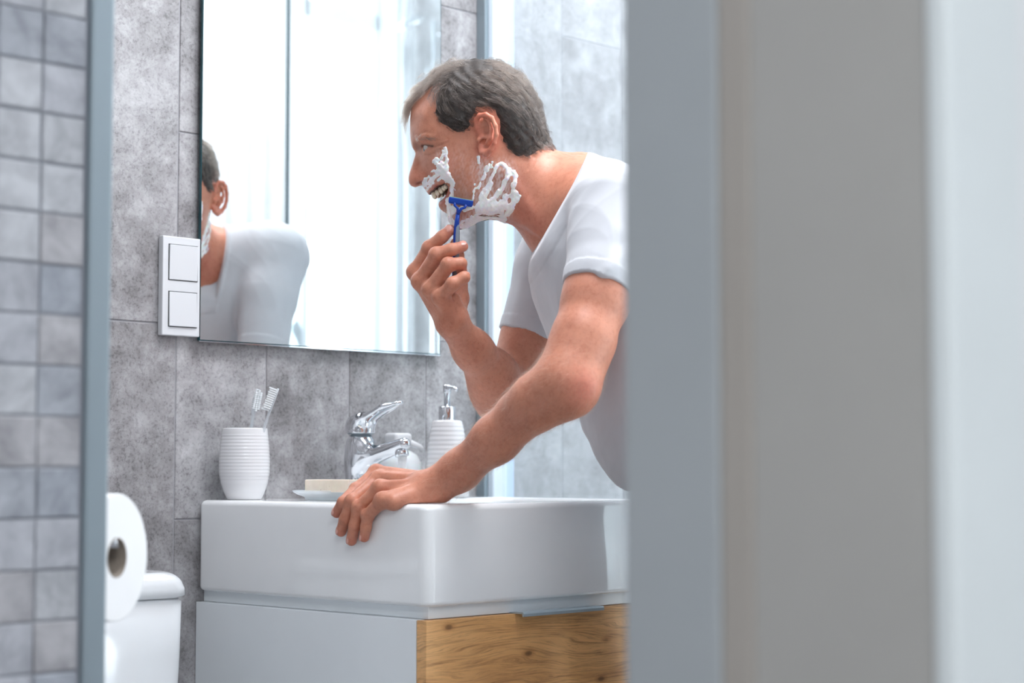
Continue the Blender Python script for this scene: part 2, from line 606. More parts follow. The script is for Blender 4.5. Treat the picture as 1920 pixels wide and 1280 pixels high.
# ------------------------------------------------------------------ basin
BX1, BY0 = 0.54, -0.515
ZU = on(1, BY0, 800, 1139)[2]
bs = thing('washbasin', 'thick white rectangular ceramic washbasin the man leans on', 'basin', (BX1 / 2, BY0 / 2, ZU))
def bl(x0, x1, y0, y1, r, z):
    return [(x - BX1 / 2, y - BY0 / 2, z - ZU) for x, y in rr_pts(x0, x1, y0, y1, r, 8)]
L = []
rv = 0.017
for k in range(6):
    a = math.pi / 2 * k / 5
    e = 0.007 * (1 - math.sin(a))
    L.append(bl(e, BX1 - e, BY0 + e, -0.001 - e, rv - e * 0.6, ZU + 0.007 * (1 - math.cos(a))))
for z in (ZU + 0.05, ZU + 0.1): L.append(bl(0, BX1, BY0, -0.001, rv, z))
for k in range(8):
    a = math.pi / 2 * k / 7
    e = 0.009 * (1 - math.cos(a))
    L.append(bl(e, BX1 - e, BY0 + e, -0.001 - e, rv - e * 0.6, ZB - 0.009 * (1 - math.sin(a))))
bx0, bx1, by0, by1 = 0.115, BX1 - 0.03, BY0 + 0.022, -0.155
for k in range(8):
    a = math.pi / 2 * k / 7
    e = 0.008 * math.sin(a)
    L.append(bl(bx0 + e, bx1 - e, by0 + e, by1 - e, 0.035, ZB - 0.008 * (1 - math.cos(a))))
for t in (0.15, 0.4, 0.65, 0.82, 0.92, 0.97, 1.0):
    a = t * math.pi / 2
    e = 0.008 + 0.05 * (1 - math.cos(a)) ** 1.0
    L.append(bl(bx0 + e, bx1 - e, by0 + e, by1 - e, 0.035 + e * 0.3, ZB - 0.008 - 0.092 * math.sin(a)))
bm = loft_bm(L, True, True)
bas = bmesh_obj('basin_body', bm, M['ceramic'], bs, smooth=True)
dm = lathe_bm([(0, 0.004), (0.018, 0.0035), (0.022, 0.002), (0.023, 0)], 32)
o = bmesh_obj('drain', dm, M['chrome'], bs, smooth=True)
o.location = ((bx0 + bx1) / 2 - BX1 / 2, (by0 + by1) / 2 - BY0 / 2, ZB - 0.1 - ZU)

# ------------------------------------------------------------------ vanity cabinet
wd = Mat('knotty_oak')
v = wd.pos(coord='obj')
mp = wd.n('ShaderNodeMapping'); mp.inputs['Scale'].default_value = (1.2, 3.0, 9.0)
wd.l(v, mp.inputs[0])
warp = wd.noise(mp.outputs[0], 1.3, 3, 0.5, 0.2)
sc = wd.n('ShaderNodeVectorMath', operation='SCALE'); sc.inputs['Scale'].default_value = 1.0
cmb = wd.n('ShaderNodeCombineXYZ')
wd.l(warp, cmb.inputs[2])
wd.l(cmb.outputs[0], sc.inputs[0])
ad = wd.n('ShaderNodeVectorMath', operation='ADD')
wd.l(mp.outputs[0], ad.inputs[0]); wd.l(sc.outputs[0], ad.inputs[1])
m2 = wd.n('ShaderNodeMapping'); m2.inputs['Scale'].default_value = (1.0, 1.0, 1.0)
wd.l(ad.outputs[0], m2.inputs[0])
broad = wd.noise(m2.outputs[0], 2.1, 4, 0.6)
m3 = wd.n('ShaderNodeMapping'); m3.inputs['Scale'].default_value = (5.0, 5.0, 26.0)
wd.l(ad.outputs[0], m3.inputs[0])
grain = wd.noise(m3.outputs[0], 1.6, 7, 0.7)
m4 = wd.n('ShaderNodeMapping'); m4.inputs['Scale'].default_value = (14.0, 14.0, 60.0)
wd.l(ad.outputs[0], m4.inputs[0])
fine = wd.noise(m4.outputs[0], 2.0, 4, 0.6)
c = wd.ramp(broad, [(0.26, srgb(176, 124, 76)[:3]), (0.42, srgb(216, 162, 104)[:3]), (0.6, srgb(234, 182, 122)[:3]), (0.78, srgb(242, 198, 144)[:3])])
c = wd.mix(c, wd.ramp(grain, [(0.34, (0.42, 0.34, 0.27)), (0.5, (0.97, 0.95, 0.92)), (0.7, (1.1, 1.08, 1.05))]), 0.8, 'MULTIPLY')
c = wd.mix(c, wd.ramp(fine, [(0.33, (0.38, 0.33, 0.28)), (0.43, (1, 1, 1)), (0.7, (1, 1, 1))]), 0.55, 'MULTIPLY')
# knots
m5 = wd.n('ShaderNodeMapping'); m5.inputs['Scale'].default_value = (1.0, 1.0, 2.1)
wd.l(v, m5.inputs[0])
vo = wd.n('ShaderNodeTexVoronoi'); vo.inputs['Scale'].default_value = 9.5
wd.l(m5.outputs[0], vo.inputs['Vector'])
c = wd.mix(c, wd.ramp(vo.outputs['Distance'], [(0.0, (0.12, 0.09, 0.07)), (0.055, (0.3, 0.25, 0.22)), (0.085, (0.75, 0.68, 0.62)), (0.16, (1, 1, 1))]), 0.85, 'MULTIPLY')
wd.l(c, wd.b.inputs['Base Color'])
wd.b.inputs['Roughness'].default_value = 0.38
wd.bump(grain, 0.2, 0.0006)
M['oak'] = wd.m
CT = on(1, BY0, 801, 1164)[2]
CBOT = 0.22
cb = thing('vanity_cabinet', 'white vanity cabinet with oak drawer fronts hanging below the basin', 'cabinet', (BX1 / 2, BY0 / 2, CBOT))
boxl('side_panel', cb, 0.001, 0.018, BY0 + 0.021, -0.001, CBOT, CT + 0.0005, M['lacquer'], 0.0008)
boxl('side_panel', cb, BX1 - 0.018, BX1 - 0.001, BY0 + 0.021, -0.001, CBOT, CT + 0.0005, M['lacquer'], 0.0008)
boxl('bottom_panel', cb, 0.0185, BX1 - 0.0185, BY0 + 0.021, -0.001, CBOT, CBOT + 0.018, M['lacquer'])
boxl('top_panel', cb, 0.0185, BX1 - 0.0185, BY0 + 0.03, -0.001, CT - 0.02, CT - 0.002, M['lacquer'])
boxl('plinth_strip', cb, 0.016, BX1 - 0.016, BY0 + 0.012, -0.001, CT + 0.001, ZU - 0.0003, M['lacquer'])
zm = (CBOT + CT) / 2
for k, (a, b) in enumerate(((zm + 0.002, CT), (CBOT, zm - 0.002))):
    d = boxl('drawer_front', cb, 0.0015, BX1 - 0.0015, BY0 + 0.001, BY0 + 0.020, a, b, M['oak'], 0.0008)
    hx0 = on(1, BY0 - 0.01, 976, 1145)[0] ; hx1 = on(1, BY0 - 0.01, 1127, 1140)[0]
    bm = bmesh.new()
    r = cb.location
    pr = [(BY0 + 0.016, b + 0.0012), (BY0 + 0.016, b + 0.0003), (BY0 - 0.013, b + 0.0003), (BY0 - 0.0135, b - 0.0035), (BY0 - 0.016, b - 0.0035), (BY0 - 0.0162, b + 0.0005), (BY0 - 0.0145, b + 0.0030), (BY0 + 0.004, b + 0.0026)]
    loft_bm([[(x - r.x, y - r.y, z - r.z) for y, z in pr] for x in (hx0, hx1)], True, True, bm)
    bmesh_obj('handle', bm, M['handle'], d)

# ------------------------------------------------------------------ shared small shapes
def obj_thing_loc(t): return t.location

# ribbed tumbler
cx, cy = at(458, 900, 2.885)[:2]
cup = thing('toothbrush_tumbler', 'ribbed white ceramic tumbler holding the toothbrushes on the basin corner', 'tumbler', (cx, cy, ZB))
prof = [(0, 0.0), (0.0240, 0.0), (0.0262, 0.0010)]
for k in range(120):
    t = k / 119
    z = 0.002 + 0.107 * t
    # smooth barrel outline
    zz = [0, 0.10, 0.22, 0.36, 0.55, 0.75, 0.9, 1.0]
    rr_ = [0.0268, 0.0318, 0.0362, 0.0388, 0.0390, 0.0378, 0.0362, 0.0350]
    r = np.interp(t, zz, rr_)
    if 0.26 < t < 0.93:
        r += 0.0002 * math.sin((t - 0.26) / 0.67 * 14 * 2 * math.pi - math.pi / 2)
    prof.append((float(r), z))
prof += [(0.0342, 0.1100), (0.0330, 0.1096), (0.0322, 0.1080), (0.0345, 0.06), (0.030, 0.012), (0.0, 0.006)]
bmesh_obj('tumbler_body', lathe_bm(prof, 96), M['stoneware'], cup, smooth=True)

M['bristle'] = plain('white_bristles', srgb(240, 244, 246), 0.5)
def brush(label, head_top, head_bot, foot, d, lean):
    A, B = Vector(at(*head_top, d)), Vector(at(*head_bot, d))
    base = Vector(foot)
    t = thing('toothbrush', label, 'toothbrush', base, 0, 'clear toothbrushes in the tumbler')
    ax = (A - B).normalized()
    view = Vector(FWD)
    side = ax.cross(view).normalized()
    bn = (side * lean[0] + view * lean[1]).normalized()     # bristles point this way
    bn = (bn - ax * bn.dot(ax)).normalized()
    wv = ax.cross(bn)
    bm = bmesh.new()
    pts = [base, base.lerp(B, 0.5) + bn * -0.001, B - ax * 0.006, B, B.lerp(A, .5), A]
    n = 12
    rings = []
    for p, (a, b) in zip(pts, ((.0045, .0035), (.0042, .0032), (.0024, .0021), (.0040, .0020), (.0056, .0021), (.0030, .0016))):
        rings.append([tuple(p - base + wv * (math.cos(2 * math.pi * i / n) * a) + bn * (math.sin(2 * math.pi * i / n) * b)) for i in range(n)])
    loft_bm(rings, True, True, bm)
    bmesh_obj('handle', bm, M['clearplastic'], t, smooth=True)
    bm = bmesh.new()
    ln = (A - B).length
    for i in range(11):
        for j in (-1, 0, 1):
            if i in (0, 10) and j: continue
            p = B + ax * (ln * (0.06 + 0.086 * i)) + wv * (j * 0.0038) - base
            hgt = 0.0125 + 0.0012 * (1 if i in (0, 10) else 0) - 0.0008 * (i % 2)
            m_ = [tuple(p + wv * (x * 0.0013) + ax * (y * 0.0011) + bn * z) for z, k in ((0.001, 1.0),) for x, y in ((-1, -1), (1, -1), (1, 1), (-1, 1))]
            m2_ = [tuple(p + wv * (x * 0.0016) + ax * (y * 0.0013) + bn * hgt) for x, y in ((-1, -1), (1, -1), (1, 1), (-1, 1))]
            loft_bm([m_, m2_], True, True, bm)
    bmesh_obj('bristles', bm, M['bristle'], t)
brush('clear toothbrush standing nearer upright, left one in the tumbler', (484, 729), (476, 771), (cx + 0.001, cy + 0.006, ZB + 0.008), 2.885, (-0.35, -0.9))
brush('clear toothbrush leaning to the right with bristles facing right', (522, 728), (505, 773), (cx - 0.010, cy - 0.006, ZB + 0.008), 2.87, (1, -0.25))

# soap dispenser (tall)
px_, py_ = on(1, -0.125, 838, 900)[:2]
sd = thing('soap_dispenser', 'ribbed white ceramic pump bottle with chrome neck behind the forearm', 'dispenser', (px_, py_, ZB))
prof = [(0, 0), (0.034, 0), (0.0362, 0.002)]
for k in range(110):
    t = k / 109
    r = np.interp(t, [0, .1, .3, .55, .8, .93, 1.0], [.0366, .0368, .0358, .0335, .0300, .0272, .0250])
    if 0.1 < t < 0.95: r += 0.00035 * math.sin(t * 16 * 2 * math.pi)
    prof.append((float(r), 0.003 + 0.122 * t))
prof += [(0.0225, 0.1272), (0.0, 0.1275)]
bmesh_obj('bottle', lathe_bm(prof, 72), M['stoneware'], sd, smooth=True)
bmesh_obj('collar', lathe_bm([(0, .1270), (.0140, .1270), (.0142, .1278), (.0142, .1495), (.0136, .1502), (0, .1504)], 40), M['chrome'], sd, smooth=True)
bm = lathe_bm([(0, .1500), (.0052, .1502), (.0052, .172), (.0068, .1725), (.0068, .185), (.0060, .1862), (0, .1864)], 32)
tube_bm([(0.0, 0, .1815), (-0.006, -0.013, .1815), (-0.012, -0.030, .180), (-0.0155, -0.038, .1765)], [.0040, .0037, .0033, .0028], 14, bm)
bmesh_obj('pump_head', bm, M['chrome'], sd, smooth=True)

# second, squat dispenser behind the tap
px_, py_ = on(1, -0.070, 746, 880)[:2]
fd = thing('foam_dispenser', 'squat pale translucent foam bottle with white cap behind the tap', 'dispenser', (px_, py_, ZB))
M['frosted'] = plain('frosted_bottle', srgb(216, 222, 224), 0.25, sss=0.3)
prof = [(0, 0), (.034, 0), (.0375, .003), (.0400, .02), (.0405, .04), (.0385, .058), (.032, .070), (.022, .0765), (.015, .078), (.0145, .083), (0, .083)]
bmesh_obj('bottle', lathe_bm(prof, 64), M['frosted'], fd, smooth=True)
bm = box_bm(-.019, .019, -.016, .016, .088, .1065, .006, 4)
bmesh_obj('cap', bm, M['plastic'], fd, smooth=True)
bm = lathe_bm([(0, .082), (.010, .082), (.010, .0885), (0, .0885)], 24)
tube_bm([(0.008, -.004, .090), (.020, -.010, .089), (.033, -.018, .083), (.037, -.021, .0765)], [.0065, .0062, .005, .0042], 14, bm)
bmesh_obj('spout', bm, M['plastic'], fd, smooth=True)

# glass dish and soap bar
dx_, dy_ = on(2, ZB + 0.0, 618, 938.0)[:2]
dp = at(617, 930, 2.86)
dx_, dy_ = dp[0], dp[1]
ds = thing('soap_dish', 'low oval clear glass soap dish on the basin beside the tap', 'dish', (dx_, dy_, ZB))
gl = Mat('clear_glass')
gl.b.inputs['Transmission Weight'].default_value = 1
gl.b.inputs['Roughness'].default_value = 0.02
gl.b.inputs['IOR'].default_value = 1.45
gl.b.inputs['Base Color'].default_value = (0.97, 0.99, 0.99, 1)
M['solidglass'] = gl.m
prof = [(0, .0035), (.032, .0035), (.034, .001), (.036, .0), (.039, .001), (.041, .005), (.052, .0085), (.0595, .0125), (.061, .0140), (.0602, .0152), (.058, .0148), (.050, .0115), (.040, .0085), (0, .0078)]
bm = lathe_bm(prof, 64)
for v in bm.verts: v.co.y *= 0.78
bmesh_obj('glass_dish', bm, M['clearplastic'], ds, smooth=True)
sp = Mat('oat_soap')
v = sp.pos(coord='obj')
c = sp.ramp(sp.noise(v, 40, 4), [(0.3, srgb(222, 208, 190)[:3]), (0.7, srgb(238, 229, 214)[:3])])
vo = sp.n('ShaderNodeTexVoronoi'); vo.inputs['Scale'].default_value = 130
sp.l(v, vo.inputs['Vector'])
c = sp.mix(c, sp.ramp(vo.outputs['Distance'], [(0.0, (0.30, 0.20, 0.13)), (0.10, (0.5, 0.36, 0.25)), (0.16, (1, 1, 1))]), sp.ramp(sp.noise(v, 60, 2), [(0.54, (0, 0, 0)), (0.6, (1, 1, 1))]), 'MULTIPLY')
sp.l(c, sp.b.inputs['Base Color'])
sp.b.inputs['Roughness'].default_value = 0.5
sp.b.inputs['Subsurface Weight'].default_value = 0.2
sp.b.inputs['Subsurface Scale'].default_value = 0.004
nc = Vector(at(655, 913, 2.80))
bm = box_bm(-0.073, 0, 0, 0.048, 0, 0.0190, 0.0018, 3)
so = bmesh_obj('soap_bar', bm, sp.m)
so.location = (nc.x, nc.y, ZB + 0.0125)
so.rotation_euler = (0, 0, math.radians(-64))
tag(so, 'speckled beige bar of soap lying on the glass dish', 'soap')

# ------------------------------------------------------------------ toilet
tl = thing('toilet', 'white ceramic toilet cistern with lid left of the vanity cabinet', 'toilet', (-0.41, -0.12, 0))
def dloop(hw, yf, yb, z, bulge=0.02, r=0.03, n=10):
    """rounded plan outline, front bulging outwards"""
    pts = rr_pts(-hw, hw, yf, yb, r, n)
    out = []
    for x, y in pts:
        k = (y - yb) / (yf - yb)
        out.append((x, y - bulge * max(0, k) * (1 - (x / hw) ** 2), z))
    return out
TZ = on(1, -0.2, 300, 1119)[2]
TT = on(1, -0.2, 300, 1072)[2]
hw0 = -on(1, -0.2, 345, 1150)[0] * -1 + 0.41
L = []
for k in range(5):
    t = k / 4
    L.append(dloop(hw0 - 0.012 + 0.012 * t - 0.002 * (k == 4), -0.09 + 0.0 - 0.006 * t, 0.11, 0.42 + (TZ - 0.006 - 0.42) * t, 0.016))
L.append(dloop(hw0 - 0.006, -0.092, 0.108, TZ - 0.002, 0.016))
bmesh_obj('cistern', loft_bm(L), M['toilet_china'], tl, smooth=True)
L = [dloop(hw0 - 0.004, -0.096, 0.112, TZ - 0.001, 0.018), dloop(hw0 + 0.001, -0.100, 0.114, TZ + 0.002, 0.018), dloop(hw0 + 0.000, -0.100, 0.114, TZ + 0.012, 0.018)]
for k in range(1, 9):
    a = math.pi / 2 * k / 8
    e = 0.022 * (1 - math.cos(a))
    L.append(dloop(hw0 - e, -0.100 + e, 0.114 - e * 0.4, TZ + 0.012 + (TT - TZ - 0.012) * math.sin(a), 0.018, 0.034))
bmesh_obj('cistern_lid', loft_bm(L), M['toilet_china'], tl, smooth=True)
o = bmesh_obj('flush_button', lathe_bm([(0, .004), (.018, .004), (.020, .0025), (.020, 0)], 32), M['chrome'], tl, smooth=True)
o.location = (0, 0.0, TT)
bm = bmesh.new()
def ov(cx, cy, rx, ry, z, n=40, sq=2.4):
    return [(cx + rx * math.copysign(abs(math.cos(a)) ** (2 / sq), math.cos(a)), cy + ry * math.copysign(abs(math.sin(a)) ** (2 / sq), math.sin(a)), z) for a in [2 * math.pi * k / n for k in range(n)]]
loft_bm([ov(0, -.14, .10, .24, 0), ov(0, -.14, .105, .245, .02), ov(0, -.15, .115, .25, .15), ov(0, -.20, .16, .27, .30), ov(0, -.22, .18, .28, .385), ov(0, -.22, .178, .275, .395), ov(0, -.24, .12, .18, .39), ov(0, -.24, .09, .13, .28), ov(0, -.2, .04, .05, .2)], True, True, bm)
bmesh_obj('bowl', bm, M['toilet_china'], tl, smooth=True)
bmesh_obj('seat_lid', loft_bm([ov(0, -.23, .182, .27, .398), ov(0, -.23, .186, .274, .405), ov(0, -.23, .184, .272, .425), ov(0, -.23, .17, .26, .432)]), M['plastic'], tl, smooth=True)

# ------------------------------------------------------------------ toilet roll on its holder, on the shaft's side
rc = at(196, 1044, 1.965)
RXC = MX1 + 0.075
pr_ = at(196, 1040, 1.0) - CAM
pc = CAM + pr_ * ((RXC - CAM[0]) / pr_[0])
RY, RZ, RR = pc[1] + 0.055, pc[2] + 0.012, 0.068
hd = thing('toilet_roll_holder', 'chrome toilet roll holder on the side of the mosaic shaft', 'holder', (MX1 + 0.075, RY, RZ), math.radians(27))
bm = bmesh.new()
tube_bm([(-0.036, 0.075, 0.0), (-0.02, 0.075, 0.0), (-0.007, 0.075, 0), (0.0, 0.068, 0), (0.0, -0.050, 0)], 0.006, 14, bm)
bmesh_obj('arm', bm, M['chrome'], hd, smooth=True)
o = bmesh_obj('rosette', lathe_bm([(0, 0), (.022, 0), (.022, .006), (.020, .008), (0, .008)], 32), M['chrome'], hd, smooth=True)
o.rotation_euler = (0, math.pi / 2, 0); o.location = (-0.0385, 0.075, 0)
M['paper'] = plain('white_tissue', srgb(240, 241, 242), 0.9, bump=0.25, bscale=180)
rl = thing('toilet_roll', 'white toilet paper roll hanging beside the mosaic shaft edge', 'toilet paper', (MX1 + 0.075, RY, RZ - 0.016), math.radians(27))
bm = lathe_bm([(.0215, -.050), (RR - .001, -.050), (RR, -.049), (RR, .049), (RR - .001, .050), (.0215, .050), (.0215, -.050)], 64)
o = bmesh_obj('roll', bm, M['paper'], rl, smooth=False); o.rotation_euler = (math.pi / 2, 0, 0)
bm = lathe_bm([(.0200, -.0502), (.0213, -.0502), (.0213, .0502), (.0200, .0502), (.0200, -.0502)], 40)
o = bmesh_obj('cardboard_core', bm, plain('grey_cardboard', srgb(150, 140, 130), 0.9), rl, smooth=False); o.rotation_euler = (math.pi / 2, 0, 0)
# ------------------------------------------------------------------ shower: glass screen, tray, fittings
XS = 0.645
ss = thing('shower_screen', 'clear glass shower screen with pale profile right of the mirror', 'shower screen', (XS, -0.30, 0.06))
YS = -0.60
boxl('glass_panel', ss, XS - 0.003, XS + 0.003, YS, -0.022, 0.075, 2.02, M['glass_hazy'])
boxl('glass_edge', ss, XS - 0.0032, XS + 0.0032, YS - 0.0035, YS, 0.075, 2.02, M['glass_edge'])
M['white_profile'] = plain('white_aluminium_profile', srgb(226, 238, 248), 0.25, metal=0.0)
M['blue_profile'] = plain('pale_blue_seal', srgb(190, 212, 240), 0.3)
boxl('wall_profile', ss, XS - 0.036, XS - 0.026, -0.022, -0.0005, 0.06, 2.03, M['alu'], 0.001)
boxl('wall_profile', ss, XS - 0.0255, XS + 0.010, -0.034, -0.0005, 0.06, 2.03, M['white_profile'], 0.003)
boxl('seal_strip', ss, XS + 0.0105, XS + 0.032, -0.030, -0.0005, 0.06, 2.03, M['blue_profile'], 0.002)
boxl('top_rail', ss, XS - 0.012, XS + 0.012, YS, -0.035, 2.02, 2.045, M['white_profile'], 0.003)
tray = thing('shower_tray', 'low white shower tray behind the glass screen', 'shower tray', (1.19, -0.6, 0))
L = []
def tl_(e, z, r=0.05): return [(x - 1.19, y + 0.6, z) for x, y in rr_pts(0.615 + e, XR - 0.004 - e, -1.2 + e, -0.003 - e, r, 6)]
bmesh_obj('tray_body', loft_bm([tl_(0, 0), tl_(0, .055), tl_(.004, .06), tl_(.04, .06), tl_(.055, .035), tl_(.07, .03)]), M['ceramic'], tray, smooth=False)
o = bmesh_obj('tray_drain', lathe_bm([(0, .003), (.045, .003), (.047, 0)], 32), M['chrome'], tray, smooth=True); o.location = (0, 0, .03)

sr = thing('shower_set', 'chrome shower rail with round head on the right wall, seen in the mirror', 'shower', (XR, -1.33, 1.0))
bm = bmesh.new()
tube_bm([(-.045, 0, .1), (-.045, 0, 1.12)], 0.010, 14, bm)
for z in (.14, 1.08): tube_bm([(-.045, 0, z), (-.001, 0, z)], 0.012, 14, bm)
bmesh_obj('rail', bm, M['chrome'], sr, smooth=True)
bm = bmesh.new(); tube_bm([(-.055, 0, .0), (-.055, .03, -.2), (-.05, .05, -.1), (-.06, .03, .5), (-.09, .02, .98)], 0.007, 12, bm)
bmesh_obj('hose', bm, M['chrome'], sr, smooth=True)
bm = lathe_bm([(0, .02), (.02, .018), (.05, .006), (.052, 0), (.048, -.004), (0, -.004)], 40)
o = bmesh_obj('shower_head', bm, M['chrome'], sr, smooth=True); o.location = (-.13, 0, 1.10); o.rotation_euler = (0, -.5, 0)
bm = bmesh.new(); tube_bm([(-.055, 0.075, .0), (-.055, -0.075, .0)], [.022, .022], 20, bm); tube_bm([(-.055, 0.055, 0), (-.0, .055, 0)], .016, 14, bm); tube_bm([(-.055, -0.055, 0), (-.0, -.055, 0)], .016, 14, bm)
bmesh_obj('mixer_valve', bm, M['chrome'], sr, smooth=True)

# ------------------------------------------------------------------ curtains at the window, seen in the mirror
cu = Mat('white_voile')
v = cu.pos()
cu.l(cu.ramp(cu.noise(v, 30, 3), [(0.3, (0.74, 0.77, 0.80)), (0.7, (0.82, 0.84, 0.86))]), cu.b.inputs['Base Color'])
cu.b.inputs['Roughness'].default_value = 0.9
t_ = cu.n('ShaderNodeBsdfTranslucent'); t_.inputs[0].default_value = (0.9, 0.93, 0.96, 1)
mx = cu.n('ShaderNodeMixShader'); mx.inputs[0].default_value = 0.05
cu.l(cu.b.outputs[0], mx.inputs[1]); cu.l(t_.outputs[0], mx.inputs[2]); cu.l(mx.outputs[0], cu.out.inputs[0])
def curtain(label, x0, x1, y, folds, amp, z0, z1, seed, edge=None):
    rn = random.Random(seed)
    t = thing('curtain', label, 'curtain', ((x0 + x1) / 2, y, z1))
    nx, nz = folds * 14, 16
    ph = [rn.uniform(-.6, .6) for _ in range(folds + 2)]
    bm = bmesh.new(); L = []
    for side in (0, 1):
        pass
    for j in range(nz + 1):
        tz = j / nz; row = []
        for i in range(nx + 1):
            s = i / nx
            k = s * folds
            a = amp * (0.55 + 0.45 * tz)
            yy = a * math.sin(2 * math.pi * k + ph[int(k)] * 0.7 * tz) + 0.006 * math.sin(9 * s + 3 * tz)
            xx = x0 + (x1 - x0) * s
            if edge: xx += edge(s, tz)
            row.append((xx - (x0 + x1) / 2, yy, -(z1 - z0) * tz))
        L.append(row)
    vs = [[[bm.verts.new((p[0], p[1] + (0.0006 if q else -0.0006), p[2])) for p in row] for row in L] for q in (0, 1)]
    for q in (0, 1):
        for j in range(nz):
            for i in range(nx):
                bm.faces.new((vs[q][j][i], vs[q][j][i + 1], vs[q][j + 1][i + 1], vs[q][j + 1][i]))
    for j in range(nz):
        for i in (0, nx): bm.faces.new((vs[0][j][i], vs[1][j][i], vs[1][j + 1][i], vs[0][j + 1][i]))
    bmesh_obj('cloth', bm, cu.m, t, smooth=True)
    return t
curtain('white voile curtain bunched left of the bright window, seen in the mirror', 0.80, 1.35, FY + 0.055, 9, 0.020, 0.12, 2.40, 3)
curtain('narrow white curtain at the right side of the bright window, seen in the mirror', 1.758, 1.792, FY + 0.045, 2, 0.010, 0.40, 2.40, 5, lambda s, t: (-0.022 * math.exp(-((t - 0.20) / 0.10) ** 4) * (1 - s)))
cr = thing('curtain_rail', 'white curtain rail above the window', 'curtain rail', (1.26, FY + 0.05, 2.42))
bm = bmesh.new(); tube_bm([(-.5, 0, 0), (.53, 0, 0)], .010, 14, bm)
bmesh_obj('rod', bm, M['white_profile'], cr, smooth=True)
for x in (-.45, .45):
    bm = bmesh.new(); tube_bm([(x, 0, 0), (x, -.0495, 0)], .006, 10, bm); bmesh_obj('bracket', bm, M['white_profile'], cr, smooth=True)
hp = on(1, -0.012, 573, 628)
hk = at(573, 628, 1.0) - CAM
tm = (-FY + 0.0 - CAM[1]) / hk[1]
q = CAM + hk * tm
hk_t = thing('curtain_holdback', 'blue-grey hooked curtain holdback in front of the window, seen in the mirror', 'holdback', (q[0], FY + 0.0, q[2]))
bm = bmesh.new()
rings = []
for k, (x, z, hw_) in enumerate(((0.0, .042, .002), (-.004, .030, .013), (-.003, .012, .017), (.002, -.002, .013), (.008, -.02, .007), (.014, -.04, .004), (.020, -.065, .003))):
    rings.append([(x - hw_, -.004, z), (x + hw_, -.004, z), (x + hw_, .004, z), (x - hw_, .004, z)])
loft_bm(rings, True, True, bm)
o = bmesh_obj('hook', bm, M['alu'], hk_t, smooth=False); o.location = (0, -0.062, 0)
bm = bmesh.new(); tube_bm([(0, -.095, .01), (0, -0.058, .01)], .006, 10, bm); bmesh_obj('stem', bm, M['alu'], hk_t, smooth=True)
# ================================================================== implicit surfaces
def rc(p, a, b, ra, rb, flat=None):
    """tapered capsule; flat=(direction, factor) squeezes it along a direction"""
    a = np.asarray(a, np.float32); b = np.asarray(b, np.float32)
    ba = b - a
    pa = p - a
    t = np.clip(pa @ ba / max(float(ba @ ba), 1e-9), 0, 1)
    dv = pa - t[:, None] * ba
    if flat is not None:
        n = np.asarray(flat[0], np.float32); n = n / np.linalg.norm(n)
        dn = dv @ n
        dv = dv + n * (dn * (1 / flat[1] - 1))[:, None]
        return (np.sqrt((dv * dv).sum(1)) - (ra + (rb - ra) * t)) * min(1.0, flat[1])
    return np.sqrt((dv * dv).sum(1)) - (ra + (rb - ra) * t)


def smin(a, b, k):
    h = np.maximum(k - np.abs(a - b), 0) / k
    return np.minimum(a, b) - h * h * k * 0.25


def smax(a, b, k):
    return -smin(-a, -b, k)


def ell(p, c, r, R=None):
    q = p - np.asarray(c, np.float32)
    if R is not None: q = q @ np.asarray(R, np.float32).T
    r = np.asarray(r, np.float32)
    k0 = np.sqrt(((q / r) ** 2).sum(1))
    k1 = np.sqrt(((q / (r * r)) ** 2).sum(1)) + 1e-9
    return k0 * (k0 - 1) / k1


def chain(p, pts, rad, k, flat=None):
    d = None
    for i in range(len(pts) - 1):
        e = rc(p, pts[i], pts[i + 1], rad[i], rad[i + 1], flat)
        d = e if d is None else smin(d, e, k)
    return d


